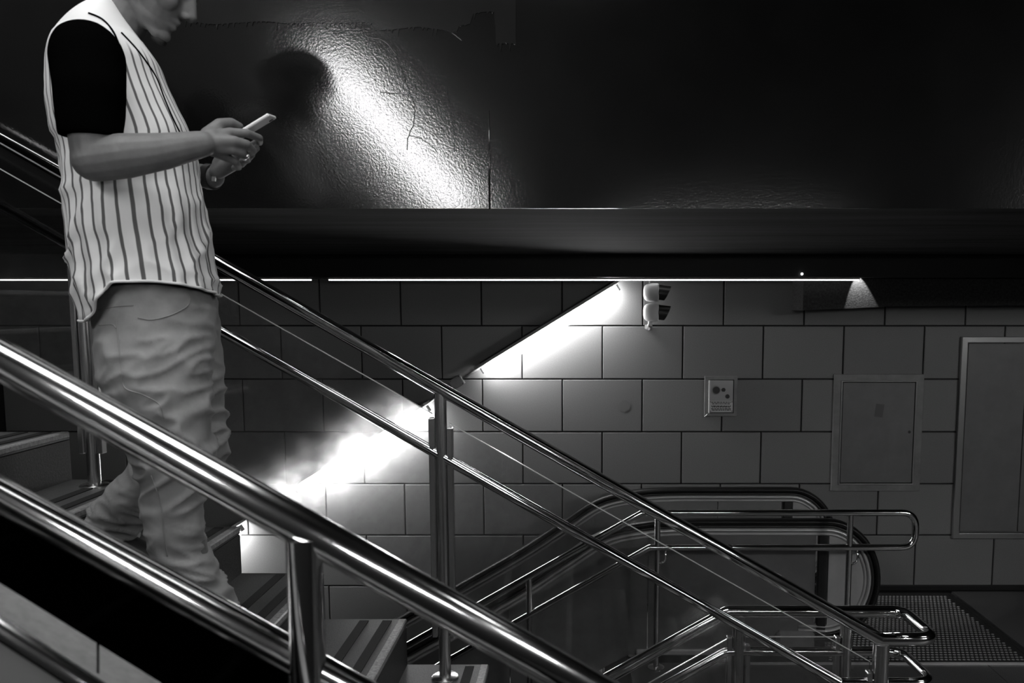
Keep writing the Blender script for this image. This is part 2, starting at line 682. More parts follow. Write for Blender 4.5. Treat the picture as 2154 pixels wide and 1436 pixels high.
obj('board_joint', MB().tube([a, (a + b) / 2, b], [0.001, 0.0035, 0.0035], 8), M_PANEL, wall_upper, True)

# ---- trunking along the top of the tiled wall, with the line of light under it
z_t0 = P(1000, 586, 5.95).z
tr = MB().box(-5.2, P(1815, 590, 5.95).x, 5.95, D_WALL, z_t0, Z_SOF)
tag(link('trim_1', mesh_of('trim_1', tr, M_BLACK)), 'black boxed trunking along the top of the tiled wall', kind='structure')
z_s = P(1000, 588.5, 5.71).z
strip_x1 = P(1806, 588, 5.71).x
sl = thing('glow_line', 'thin added glow drawn as a bright line under the black trunking along the wall top', 'light', (0, 5.71, z_s))  # glowing strip stands in for a bright line; no lamp there
segs = [(-4.4, P(655, 588, 5.71).x), (P(692, 588, 5.71).x, P(1020, 588, 5.71).x), (P(1021, 588, 5.71).x, strip_x1)]
obj('housing', MB().box(-4.4, strip_x1, 5.681, 5.725, z_s + 0.005, z_s + 0.030), M_CONCRETE, sl)  # plain backing of the glowing strip, holds no lamp
for x0, x1 in segs:
    obj('diffuser', MB().box(x0, x1, 5.702, 5.716, z_s - 0.005, z_s + 0.0045), M_SLOT, sl)  # glows only to draw the bright line

# dropped concrete beam at the right end, with a small downlight that grazes it
bx0 = P(1690, 600, 5.8).x
zb = P(1870, 644, 5.8).z
bmz = MB()
bmz.prism([(bx0, zb - 0.03), (bx0 + 0.66, zb), (5.2, zb + 0.02), (5.2, Z_SOF), (bx0, Z_SOF)], 5.8, D_WALL)
tag(link('trim_2', mesh_of('trim_2', bmz, M_BEAM)), 'rough dropped beam at the right end of the trunking', kind='structure')
trim3 = MB().box(-5.2, 5.2, 5.60, 5.68, P(1000, 583, 5.6).z, Z_SOF)
tag(link('trim_3', mesh_of('trim_3', trim3, M_BLACK)), 'black edge beam in front of the trunking', kind='structure')
dl = P(1806, 588, 5.745) + Vector((0, 0, 0.10))
dlo = thing('downlight', 'small downlight making a pale cone on the dropped beam', 'light', dl)
obj('can', MB().disc(dl + Vector((0, 0, -0.002)), Z_, 0.010, 0.03), M_DARKP, dlo, 'auto')
sp = bpy.data.lights.new('downlight_beam', 'SPOT')
sp.energy = 16.0
sp.spot_size = math.radians(46)
sp.spot_blend = 0.18
sp.shadow_soft_size = 0.006
spo = link('downlight_beam', sp, dlo, (0, 0.0, -0.006))
spo.rotation_euler = Vector((0.14, 0.22, -1.0)).to_track_quat('-Z', 'Y').to_euler()
led = P(1687, 576, 5.59)
tag(obj('indicator_lamp', MB().ellipsoid(led, (0.009, 0.008, 0.009), seg=12, rings=8), M_LED, None, True),
    'tiny white indicator lamp on the dark beam above the call panel', 'light')

# ---- the wall and ceiling behind the photographer: they carry the lamps that light the stairs
rw = MB().box(XL, XR, -1.15, -0.95, -1.0, 7.6)
wall_rear = tag(link('wall_rear', mesh_of('wall_rear', rw, M_RISER)), 'dark wall on the near side of the stairs', kind='structure')
cl = MB().box(XL, XR, -1.15, D_PANEL + 0.12, 7.6, 7.75)
tag(link('ceiling', mesh_of('ceiling', cl, M_RISER)), 'dark ceiling high above the stairs', kind='structure')


# ---- fluorescent lamps: tube under a batten that shades the wall above it
def tube_lamp(name, a, b, label, up, out, group=None, mt=None, r=0.038, tube_off=0.10):
    """a, b: ends of the tube; up: in-wall direction of the batten; out: away from the wall"""
    mid = (a + b) / 2
    t = thing(name, label, 'lamp', mid, group)
    d = (b - a).normalized()
    L = (b - a).length
    obj('tube', MB().capsule(a + d * r, r, b - d * r, r, 12, 3), mt or M_TUBE, t, True)
    c = mid + up * (r + 0.012)
    obj('batten', MB().obox(c + out * 0.025, d, up, out, L / 2 + 0.03, 0.010, tube_off + 0.025, 0.002), M_GREYP, t)
    for s in (-1, 1):
        e = mid + d * (s * (L / 2 + 0.008))
        obj('lamp_holder', MB().obox(e + up * 0.008 - out * 0.006, d, up, out, 0.008, 0.024, 0.026, 0.003), M_GREYP, t)
    return t


DL = D_WALL - 0.105
a2, b2 = P(1018, 780, DL), P(1299, 608, DL)
dvec = (b2 - a2).normalized()
upv = Vector((-dvec.z, 0, dvec.x))
tube_lamp('tube_lamp', a2, b2, 'lit fluorescent tube slanting up to the signal light on the tiled wall', upv, -Y_, 'slanted tubes on the tiled wall')
a1, b1 = P(628, 1030, DL), P(900, 862, DL)
tube_lamp('tube_lamp', a1, b1, 'lit fluorescent tube glaring through the dusty glass beside the railing post', upv, -Y_, 'slanted tubes on the tiled wall')
a0, b0 = P(238, 1280, DL), P(506, 1114, DL)
tube_lamp('tube_lamp', a0, b0, 'lit fluorescent tube low on the tiled wall hidden behind the stairs', upv, -Y_, 'slanted tubes on the tiled wall')
ra, rb = Vector((-2.02, -0.72, EYE + 1.93)), Vector((-0.89, -0.72, EYE + 0.70))
dv = (rb - ra).normalized()
upr = Vector((-dv.z, 0, dv.x))
tube_lamp('stair_lamp', ra, rb, 'slanted tube lamp on the near wall above the stairs', upr, Y_, 'lamps on the near wall', M_TUBE_R, 0.05, 0.11)
tube_lamp('stair_lamp', Vector((0.35, -0.72, EYE + 0.38)), Vector((1.95, -0.72, EYE + 0.38)), 'level tube lamp on the near wall beside the landing', Z_, Y_,
          'lamps on the near wall', M_TUBE_R, 0.02, 0.11)
tube_lamp('stair_lamp', Vector((4.4, -0.72, EYE + 0.85)), Vector((6.0, -0.72, EYE + 0.85)), 'level tube lamp on the near wall at the far end of the landing', Z_, Y_,
          'lamps on the near wall', M_TUBE_R, 0.12, 0.16)

# ---- pendant luminaires over the stairs, parallel to the flight
def pendant(x0, x1, d, zc, label):
    a_, b_ = Vector((x0, d, zc - 0.58 * x0)), Vector((x1, d, zc - 0.58 * x1))
    t = thing('pendant_lamp', label, 'lamp', (a_ + b_) / 2, 'lamps over the stairs')
    dd = (b_ - a_).normalized()
    nn_ = Y_.cross(dd)
    if nn_.z < 0:
        nn_ = -nn_
    m_ = (a_ + b_) / 2
    hl = (b_ - a_).length / 2
    obj('diffuser', MB().obox(m_, dd, Y_, nn_, hl, 0.50, 0.012), M_OVER, t)
    obj('tray', MB().obox(m_ + nn_ * 0.035, dd, Y_, nn_, hl + 0.02, 0.52, 0.022), M_GREYP, t)
    for e in (a_ + dd * 0.2, b_ - dd * 0.2):
        obj('wire', MB().tube([e + nn_ * 0.04, Vector((e.x, e.y, 7.6))], 0.004, 8), M_DARKP, t, True)


pendant(-4.8, -1.60, 1.35, EYE + 2.25, 'long pendant lamp over the upper part of the stairs')
def landing_light(x0, x1, y0, y1, z, label):
    t = thing('pendant_lamp', label, 'lamp', ((x0 + x1) / 2, (y0 + y1) / 2, z), 'lamps over the stairs')
    obj('diffuser', MB().box(x0, x1, y0, y1, z, z + 0.02), M_OVER, t)
    obj('tray', MB().box(x0 - 0.02, x1 + 0.02, y0 - 0.02, y1 + 0.02, z + 0.021, z + 0.07), M_GREYP, t)
    for xx in (x0 + 0.1, x1 - 0.1):
        obj('wire', MB().tube([Vector((xx, (y0 + y1) / 2, z + 0.06)), Vector((xx, (y0 + y1) / 2, 7.6))], 0.004, 8), M_DARKP, t, True)


landing_light(3.9, 5.3, 0.9, 1.4, EYE + 2.5, 'flat pendant lamp over the landing')
pendant(-1.55, 0.15, 1.35, EYE + 2.25, 'long pendant lamp over the lower part of the stairs')

# ---- conduit and junction boxes between the lamps
jb = P(962, 803, D_WALL - 0.035)
cd = thing('conduit', 'thin grey conduit linking the slanted tubes along the tiled wall', 'conduit', jb)
off_c = upv * 0.035
p0 = a2 + off_c - dvec * 0.02
p0.y = D_WALL - 0.02
q0 = jb + dvec * 0.03
q0.y = D_WALL - 0.02
obj('pipe', MB().tube([p0, q0], 0.008, 10), M_GREYP, cd, True)
p1 = jb - dvec * 0.03
p1.y = D_WALL - 0.02
q1 = b1 + off_c
q1.y = D_WALL - 0.02
obj('pipe', MB().tube([p1, q1], 0.008, 10), M_GREYP, cd, True)
p2 = b2 + off_c + dvec * 0.0
obj('cable', MB().tube([a2 + upv * 0.065 + Vector((0, 0.04, 0)), b2 + upv * 0.065 + dvec * 0.04 + Vector((0, 0.04, 0))], 0.006, 8), M_DARKP, cd, True)
jx = thing('junction_box', 'small square junction box tilted on the conduit between both tubes', 'junction box', jb)
obj('body', MB().obox(jb, dvec, upv, Y_, 0.045, 0.038, 0.03, 0.004), M_GREYP, jx)
obj('cover', MB().obox(jb - Y_ * 0.032, dvec, upv, Y_, 0.047, 0.040, 0.006, 0.003), M_CABF, jx)
for sx in (-1, 1):
    for sy in (-1, 1):
        obj('screw', MB().disc(jb - Y_ * 0.038 + dvec * (sx * 0.036) + upv * (sy * 0.03), -Y_, 0.004, 0.002, 8), M_DARKP, jx)
jb2 = P(586, 1046, D_WALL - 0.03)
jx2 = thing('junction_box', 'small junction box at the lower end of the glaring tube', 'junction box', jb2)
obj('body', MB().obox(jb2, dvec, upv, Y_, 0.045, 0.038, 0.028, 0.004), M_GREYP, jx2)
obj('cover', MB().obox(jb2 - Y_ * 0.03, dvec, upv, Y_, 0.047, 0.040, 0.006, 0.003), M_CABF, jx2)

# ---- two-lens signal light hanging at the wall, seen from the side
sg_d = 5.78
st_, sb_ = P(1366, 596, sg_d), P(1366, 676, sg_d)
sg = thing('signal_light', 'white two lens signal light hanging under the trunking, visors turned right', 'signal light', P(1366, 676, sg_d))
x0, x1 = P(1353, 640, sg_d).x, P(1382, 640, sg_d).x
xm = (x0 + x1) / 2
zmid = (st_.z + sb_.z) / 2
for zt, zl in ((st_.z, zmid + 0.006), (zmid - 0.006, sb_.z)):
    body = MB()
    vs, fs = [], []
    lv = [(zl, 0.55), (zl + 0.006, 0.80), (zl + 0.020, 0.93), (zl + 0.045, 1.0), (zt - 0.045, 1.0), (zt - 0.020, 0.93), (zt - 0.006, 0.80), (zt, 0.55)]
    ns = 24
    for z, f in lv:
        for k in range(ns):
            a = math.pi * k / (ns - 1)
            vs.append((x1 - (x1 - x0) * f * math.sin(a) ** 0.8, sg_d - 0.058 * math.cos(a) * (0.7 + 0.3 * f), z))
    for i_ in range(len(lv) - 1):
        for k in range(ns):
            k2 = (k + 1) % ns
            fs.append((i_ * ns + k, i_ * ns + k2, (i_ + 1) * ns + k2, (i_ + 1) * ns + k))
    fs.append(tuple(range(ns)))
    fs.append(tuple((len(lv) - 1) * ns + k for k in range(ns)))
    body.add(vs, fs)
    hb = obj('housing', body, M_WHITE, sg, 'auto')
    obj('lens_ring', MB().box(x1 - 0.004, x1 + 0.008, sg_d - 0.058, sg_d + 0.058, zl + 0.004, zt - 0.004, 0.004), M_WHITE, sg)
    zc = (zt + zl) / 2
    obj('lens', MB().tube([Vector((x1, sg_d, zc)), Vector((x1 + 0.02, sg_d, zc)), Vector((x1 + 0.028, sg_d, zc))], [0.046, 0.045, 0.02], 24), M_DARKP, sg, 'auto')
    vis = MB()
    n = 20
    L_ = 0.098
    vs, fs = [], []
    for rr in (0.057, 0.053):
        for k in range(n + 1):
            ang = math.radians(-60 + 300 * k / n)
            length = L_ * (0.42 + 0.58 * max(0.0, math.sin(ang) * 0.5 + 0.5) ** 0.8)
            cy, cz = math.cos(ang) * rr, math.sin(ang) * rr
            vs.append((x1 + 0.002, sg_d + cy, zc + cz))
            vs.append((x1 + length, sg_d + cy, zc + cz - 0.012 * (length / L_)))
    m_ = (n + 1) * 2
    for k in range(n):
        i = 2 * k
        fs.append((i, i + 2, i + 3, i + 1))
        fs.append((m_ + i, m_ + i + 1, m_ + i + 3, m_ + i + 2))
        fs.append((i + 1, i + 3, m_ + i + 3, m_ + i + 1))
    fs.append((0, 1, m_ + 1, m_))
    fs.append((2 * n, m_ + 2 * n, m_ + 2 * n + 1, 2 * n + 1))
    vis.add(vs, fs)
    obj('visor', vis, M_DARKP, sg, 'auto')
obj('hanger', MB().tube([Vector((xm, sg_d, st_.z - 0.005)), Vector((xm, sg_d, st_.z + 0.10))], 0.010, 12), M_GREYP, sg, True)
obj('cable_gland', MB().tube([sb_ + Vector((0.004, 0, 0.002)), sb_ + Vector((0.004, 0, -0.016)), sb_ + Vector((0.002, 0, -0.030))], [0.014, 0.014, 0.020], 14), M_WHITE, sg, 'auto')
obj('bracket', MB().box(xm - 0.012, xm + 0.016, sg_d - 0.01, D_WALL, sb_.z - 0.062, sb_.z - 0.030, 0.003), M_GREYP, sg)
obj('thumb_nut', MB().disc(Vector((xm - 0.012, sg_d - 0.012, sb_.z - 0.05)), -Y_, 0.012, 0.012, 10), M_STEEL_ROUGH, sg)

# ---- call panel on the tiled wall
dc = D_WALL - 0.012
c0, c1 = P(1481, 875, dc), P(1551, 791, dc)
cp = thing('call_panel', 'small steel call panel with round buttons and engraved plate on tiled wall', 'call panel', ((c0.x + c1.x) / 2, dc, c0.z))


def frame_obj(name, x0, x1, z0, z1, wdt, y0, y1, mt, parent, ch=0.002):
    """four-sided frame as one mesh"""
    o, i = [(x0, z0), (x1, z0), (x1, z1), (x0, z1)], [(x0 + wdt, z0 + wdt), (x1 - wdt, z0 + wdt), (x1 - wdt, z1 - wdt), (x0 + wdt, z1 - wdt)]
    vs = [(x, y0, z) for x, z in o] + [(x, y0, z) for x, z in i] + [(x, y1, z) for x, z in o] + [(x, y1, z) for x, z in i]
    fs = []
    for k in range(4):
        j = (k + 1) % 4
        fs += [(k, j, 4 + j, 4 + k), (8 + k, 12 + k, 12 + j, 8 + j), (k, 8 + k, 8 + j, j), (4 + k, 4 + j, 12 + j, 12 + k)]
    ob = obj(name, MB().add(vs, fs), mt, parent)
    md = ob.modifiers.new('bevel', 'BEVEL')
    md.width = ch
    md.segments = 2
    return ob


frame_obj('frame', c0.x, c1.x, c0.z, c1.z, 0.026, dc - 0.012, D_WALL, M_CABF, cp)
fx0, fx1, fz0, fz1 = c0.x + 0.030, c1.x - 0.032, c0.z + 0.030, c1.z - 0.030
obj('face_plate', MB().box(fx0, fx1, dc - 0.016, dc + 0.005, fz0, fz1, 0.002), M_PLATE, cp)
obj('edge_strip', MB().box(fx0 - 0.002, fx0 + 0.009, dc - 0.026, dc - 0.014, fz0 - 0.004, fz1 + 0.002, 0.002), M_WHITE, cp)
wp, hp = fx1 - fx0, fz1 - fz0
bc = Vector((fx0 + wp * 0.30, dc - 0.016, fz0 + hp * 0.70))
obj('speaker_ring', MB().disc(bc, -Y_, 0.033, 0.006, 28), M_CABE, cp, 'auto')
obj('speaker', MB().disc(bc - Y_ * 0.004, -Y_, 0.027, 0.006, 28), M_DARKP, cp, 'auto')
obj('key_switch', MB().disc(Vector((fx0 + wp * 0.60, dc - 0.016, fz0 + hp * 0.71)), -Y_, 0.016, 0.008, 6), M_DARKP, cp, 'auto')
bt = obj('push_button', MB().disc(Vector((fx0 + wp * 0.77, dc - 0.016, fz0 + hp * 0.50)), -Y_, 0.017, 0.012, 24, 0.014), M_DARKP, cp, 'auto')
lp = obj('engraved_plate', MB().box(fx0 + 0.008, fx1 - 0.002, dc - 0.020, dc - 0.014, fz0 + 0.004, fz0 + hp * 0.36), M_LABELP, cp)
random.seed(11)
for li, zf in enumerate((0.325, 0.275, 0.205, 0.175, 0.12, 0.08)):
    x = fx0 + 0.020 + (0.006 if li % 2 else 0)
    while x < fx1 - 0.022:
        wdl = random.uniform(0.008, 0.024)
        obj('text_mark', MB().box(x, min(x + wdl, fx1 - 0.016), dc - 0.0206, dc - 0.0195, fz0 + hp * zf - 0.0035, fz0 + hp * zf + 0.0030), M_DARKP, lp)
        x += wdl + 0.004
for sx in (fx0 + 0.014, fx1 - 0.008):
    for zz in (fz0 + 0.011, fz0 + hp * 0.335):
        obj('screw', MB().disc(Vector((sx, dc - 0.020, zz)), -Y_, 0.004, 0.002, 8), M_DARKP, lp)
obj('hasp', MB().obox(Vector((c0.x + 0.014, dc - 0.014, c0.z + 0.006)), Vector((0.8, 0, 0.6)), Y_, Vector((-0.6, 0, 0.8)), 0.018, 0.006, 0.006, 0.002), M_STEEL_ROUGH, cp)

cc = P(1313, 853, D_WALL)
tag(obj('paint_circle', MB().disc(cc + Y_ * 0.002, -Y_, 0.045, 0.0045, 32), M_CAB, None, 'auto'), 'faint painted circle on the tile left of the call panel', 'cover')  # thin disc stands for a circle painted on the tile

# ---- cabinets let into the wall
dk = D_WALL - 0.02
k0, k1 = P(1748, 1032, dk), P(1944, 787, dk)
cb = thing('service_cabinet', 'square grey service cabinet door with keyhole on the tiled wall', 'cabinet', ((k0.x + k1.x) / 2, dk, k0.z))
frame_obj('frame', k0.x, k1.x, k0.z, k1.z, 0.048, dk - 0.006, D_WALL, M_CABF, cb)
frame_obj('edge_bead', k0.x + 0.050, k1.x - 0.050, k0.z + 0.048, k1.z - 0.046, 0.011, dk - 0.014, D_WALL, M_CABE, cb, 0.003)
door = obj('door', MB().box(k0.x + 0.066, k1.x - 0.066, dk - 0.006, D_WALL - 0.002, k0.z + 0.064, k1.z - 0.062, 0.003), M_CAB, cb)
hz = P(1912, 908, dk)
obj('keyhole', MB().disc(Vector((hz.x, dk - 0.005, hz.z)), -Y_, 0.011, 0.004, 16), M_DARKP, door, 'auto')
stk = P(1849, 863, dk)
obj('sticker_trace', MB().obox(Vector((stk.x, dk - 0.0062, stk.z)), Vector((0.99, 0, -0.12)), Y_, Vector((0.12, 0, 0.99)), 0.032, 0.0006, 0.05), M_COPING2, door)

h0, h1 = P(2003, 1132, dk), P(2330, 708, dk)
cb2 = thing('service_door', 'tall grey metal service hatch at the right end of tiled wall', 'hatch', ((h0.x + h1.x) / 2, dk, h0.z))
frame_obj('frame', h0.x, h1.x, h0.z, h1.z, 0.045, dk - 0.014, D_WALL, M_CABE, cb2, 0.004)
xj = P(2146, 1000, dk).x
for (xa, xb_) in ((h0.x + 0.052, xj - 0.003), (xj + 0.003, h1.x - 0.052)):
    obj('door_leaf', MB().box(xa, xb_, dk - 0.004, D_WALL - 0.002, h0.z + 0.056, h1.z - 0.052, 0.003), M_CAB, cb2)

# ================================================================ UPPER STAIRS
RISE, RUN = 0.180, 0.3094
NX6 = P(1027, 1397, 2.97).x                # front edge of the sixth step in view
NZ6 = EYE - 1.369                          # its tread height
D_ST0, D_ST1 = 0.92, 2.97


def nose(k):
    """x of the front edge and z of the tread of step k (the sixth step carries the middle post)"""
    return NX6 + (k - 6) * RUN, NZ6 - (k - 6) * RISE


stairs = thing('staircase', 'dark granite staircase the man walks down, with paired anti slip strips', 'stairs', (NX6, 2.0, 0))
xn0, zt0 = 0.0, 0.0
step_me = mesh_of('step', MB().prism([(0, 0), (0, -RISE - 0.22), (-0.16, -RISE - 0.22), (-RUN - 0.1, -0.16), (-RUN - 0.02, 0)], D_ST0, D_ST1), M_RISER)
tread_me = mesh_of('tread', MB().box(-RUN - 0.015, 0.0, D_ST0, D_ST1 + 0.004, -0.0, 0.030, 0.004), M_GRANITE)
strip_me = mesh_of('anti_slip_strip', MB().box(-0.017, 0.017, D_ST0 + 0.02, D_ST1 - 0.02, 0.0, 0.0035), M_STRIP)
nose_me = mesh_of('worn_edge', MB().box(-0.030, 0.002, D_ST0 + 0.01, D_ST1 + 0.002, -0.022, 0.0015, 0.004), M_NOSE)
for k in range(-2, 11):
    x, z = nose(k)
    if z < 0.1:
        continue
    s_ = link('step', step_me, stairs, Vector((x, 0, z - 0.030)) - Vector(stairs.location))
    t_ = link('tread', tread_me, s_, (0, 0, 0))
    for xo in (-0.155, -0.068):
        link('anti_slip_strip', strip_me, s_, (xo, 0, 0.030))
    link('worn_edge', nose_me, s_, (0.0, 0, 0.030))

# ---- stone coping along the near side of the stairs (lower left corner)
cop = thing('stair_coping', 'pale stone coping with bright metal edge along the near side of the stairs', 'coping', P(0, 1300, 1.0))
sl_ = 0.62
for (xa, xb_) in ((-1500, -920), (-914, -333), (-327, 203), (209, 740), (746, 1280)):
    def cpt(px, off, d):
        return P(px, 1226 + sl_ * px + off, d)
    v = []
    for px in (xa, xb_):
        v += [cpt(px, 0, 1.06), cpt(px, 74, 0.98), cpt(px, 74, 0.98) + Vector((0, 0, -0.05)), cpt(px, 0, 1.06) + Vector((0, 0, -0.05))]
    obj('coping_stone', MB().add(v, [(0, 1, 5, 4), (1, 2, 6, 5), (2, 3, 7, 6), (3, 0, 4, 7), (0, 3, 2, 1), (4, 5, 6, 7)]), M_COPING, cop)
e0, e1 = P(-1500, 1322 - 0.65 * 1500, 0.95), P(1280, 1322 + 0.65 * 1280, 0.95)
obj('metal_edge', MB().tube([e0, e1], 0.013, 20), M_STEEL_FRONT, cop, True)
e0, e1 = P(-1500, 1436 - 0.62 * 1500, 0.99) - Z_ * 0.5, P(1280, 1436 + 0.62 * 1280, 0.99) - Z_ * 0.5
q0, q1 = P(-1500, 1316 - 0.62 * 1500, 0.97), P(1280, 1316 + 0.62 * 1280, 0.97)
obj('side_plate', MB().add([q0, q1, e1, e0, q0 + Y_ * 0.02, q1 + Y_ * 0.02, e1 + Y_ * 0.02, e0 + Y_ * 0.02],
                           [(0, 1, 2, 3), (7, 6, 5, 4), (0, 4, 5, 1), (1, 5, 6, 2), (2, 6, 7, 3), (3, 7, 4, 0)]), M_GREYP, cop)

# ================================================================ RAILINGS
SLOPE = RISE / RUN


def post(parent, x, d, z0, z1, r=0.021, flange=True, clamp=None, sides=(-1, 1), mt=None):
    mt = mt or M_STEEL_ROUGH
    obj('post', MB().tube([Vector((x, d, z0)), Vector((x, d, z1))], r, 24), mt, parent, 'auto')
    if flange:
        obj('flange', MB().tube([Vector((x, d, z0)), Vector((x, d, z0 + 0.005)), Vector((x, d, z0 + 0.009))], [0.050, 0.050, 0.044], 28), M_STEEL_ROUGH, parent, 'auto')
    if clamp:
        ca, cb_ = clamp
        for s in sides:
            za = ca - s * 0.03 * SLOPE
            obj('glass_clamp', MB().box(x + s * (r + 0.001) - (0 if s > 0 else 0.020), x + s * (r + 0.001) + (0.020 if s > 0 else 0), d - 0.016, d + 0.016,
                                        cb_, za, 0.003), mt, parent)


# ---- middle railing with its loop round to the lower flight
DM, D3 = 2.86, 3.13
mA, mB = P(0, 292, DM), P(1852, 1344, DM)
sm = (mB.z - mA.z) / (mB.x - mA.x)
zr = mB.z                                    # level of the loop
xe = P(1968, 1341, DM).x                     # right end of the loop
lA, lB = P(480, 704, DM), P(1700, 1398, DM)
sl2 = (lB.z - lA.z) / (lB.x - lA.x)
z3l = P(1700, 1370, D3).z
x3 = P(1530, 1283, D3).x
rail = thing('stair_railing', 'polished steel railing with glass panes between the stairs and lower flight', 'railing', (mB.x, DM, 0))
xs0 = -3.4
top = [Vector((xs0, DM, mA.z + sm * (xs0 - mA.x))), mB, Vector((xe, DM, zr)), Vector((xe - 0.01, D3, zr)), Vector((x3, D3, zr)), Vector((x3 - 2.4, D3, zr - 2.4 * SLOPE))]
obj('handrail', MB().tube(fillet(top, [0, 0.01, 0.07, 0.07, 0.05, 0]), 0.0245, 28), M_STEEL, rail, True)
xlj = lA.x + (z3l - lA.z) / sl2              # where the lower rail reaches the level part
low = [Vector((xs0, DM, lA.z + sl2 * (xs0 - lA.x))), Vector((xlj, DM, z3l)), Vector((xe, DM, z3l)), Vector((xe - 0.01, D3, z3l)), Vector((x3, D3, z3l)),
       Vector((x3 - 2.4, D3, z3l - 2.4 * SLOPE))]
obj('lower_rail', MB().tube(fillet(low, [0, 0.02, 0.07, 0.07, 0.05, 0]), 0.019, 28), M_STEEL, rail, True)


def zm(x):
    return mA.z + sm * (x - mA.x)


def zl_(x):
    return lA.z + sl2 * (x - lA.x)


xp1, xp2, xp3 = P(189, 850, DM).x, P(931, 1100, DM).x, P(1852, 1400, DM).x
z1_ = nose(2)[1]
z2_ = nose(6)[1]
post(rail, xp1, DM, z1_, zm(xp1) - 0.015, 0.0215, True, (zm(xp1) - 0.12, z1_ + 0.12))
post(rail, xp2, DM, z2_, zm(xp2) - 0.015, 0.0215, True, (zm(xp2) - 0.12, z2_ + 0.16))
post(rail, xp3, DM, 0.0, zr - 0.015, 0.030, True, (zr - 0.14, 0.12), sides=(-1,))
xq1, xq2 = P(1553, 1350, D3).x, P(1778, 1380, D3).x
post(rail, xq1, D3, 0.0, zr - 0.015, 0.026, True, (zr - 0.12, 0.1))
post(rail, xq2, D3, 0.0, zr - 0.015, 0.024, True, (zr - 0.12, 0.1), sides=(-1,))


def pane(parent, xa, xb_, d, za, zb_, ha, hb_):
    v = []
    for y in (d - 0.004, d + 0.004):
        v += [(xa, y, za), (xb_, y, zb_), (xb_, y, zb_ - hb_), (xa, y, za - ha)]
    g = obj('glass_pane', MB().add(v, [(0, 1, 2, 3), (7, 6, 5, 4), (0, 4, 5, 1), (1, 5, 6, 2), (2, 6, 7, 3), (3, 7, 4, 0)]), M_GLASS, parent)
    e = []
    for y in (d - 0.0042, d + 0.0042):
        e += [(xa, y, za + 0.0015), (xb_, y, zb_ + 0.0015), (xb_, y, zb_ - 0.0015), (xa, y, za - 0.0015)]
    obj('polished_edge', MB().add(e, [(0, 1, 2, 3), (7, 6, 5, 4), (0, 4, 5, 1), (1, 5, 6, 2), (2, 6, 7, 3), (3, 7, 4, 0)]), M_GEDGE, g)


go = 0.105
pane(rail, xp1 + 0.03, xp2 - 0.03, DM, zm(xp1 + 0.03) - go, zm(xp2 - 0.03) - go, 0.72, 0.72)
pane(rail, xp2 + 0.03, xp3 - 0.04, DM, zm(xp2 + 0.03) - go, zm(xp3 - 0.04) - go, 0.72, 0.72)
pane(rail, xs0 + 0.2, xp1 - 0.03, DM, zm(xs0 + 0.2) - go, zm(xp1 - 0.03) - go, 0.72, 0.72)
pane(rail, xq1 + 0.03, xq2 - 0.03, D3, zr - go, zr - go, 0.70, 0.70)
pane(rail, xq1 - 1.9, xq1 - 0.03, D3, zr - go - 1.9 * SLOPE, zr - go, 0.70, 0.70)

# ---- near railing, out of focus
DF = 1.2
fA, fB = P(0, 755, DF), P(1200, 1424, DF)
sf_ = (fB.z - fA.z) / (fB.x - fA.x)
nr = thing('near_railing', 'thick satin steel railing nearest the camera with dark glass panel', 'railing', P(650, 1436, DF))
xa, xb_ = -1.75, 0.75


def zf(x):
    return fA.z + sf_ * (x - fA.x)


obj('handrail', MB().tube([Vector((xa, DF, zf(xa))), Vector((xb_, DF, zf(xb_)))], 0.0295, 40), M_STEEL_FRONT, nr, True)
gA, gB = P(0, 1040, DF), P(560, 1349, DF)
sg_ = (gB.z - gA.z) / (gB.x - gA.x)


def zg(x):
    return gA.z + sg_ * (x - gA.x)


xpf = P(650, 1290, DF).x
obj('lower_rail', MB().tube([Vector((xa, DF, zg(xa))), Vector((xb_, DF, zg(xb_)))], 0.0255, 40), M_STEEL_FRONT, nr, True)
post(nr, xpf, DF - 0.012, nose(5)[1], zf(xpf) - 0.010, 0.0265, True, mt=M_STEEL)
post(nr, xpf - 1.2, DF - 0.012, nose(1)[1], zf(xpf - 1.2) - 0.010, 0.0265, True, mt=M_STEEL)
for (g0, g1) in ((xpf - 1.16, xpf - 0.035), (xpf + 0.035, xb_)):
    v = []
    for y in (DF - 0.004, DF + 0.004):
        v += [(g0, y, zg(g0) - 0.012), (g1, y, zg(g1) - 0.012), (g1, y, zg(g1) - 0.62), (g0, y, zg(g0) - 0.62)]
    obj('glass_pane', MB().add(v, [(0, 1, 2, 3), (7, 6, 5, 4), (0, 4, 5, 1), (1, 5, 6, 2), (2, 6, 7, 3), (3, 7, 4, 0)]), M_GLASS_DARK, nr)

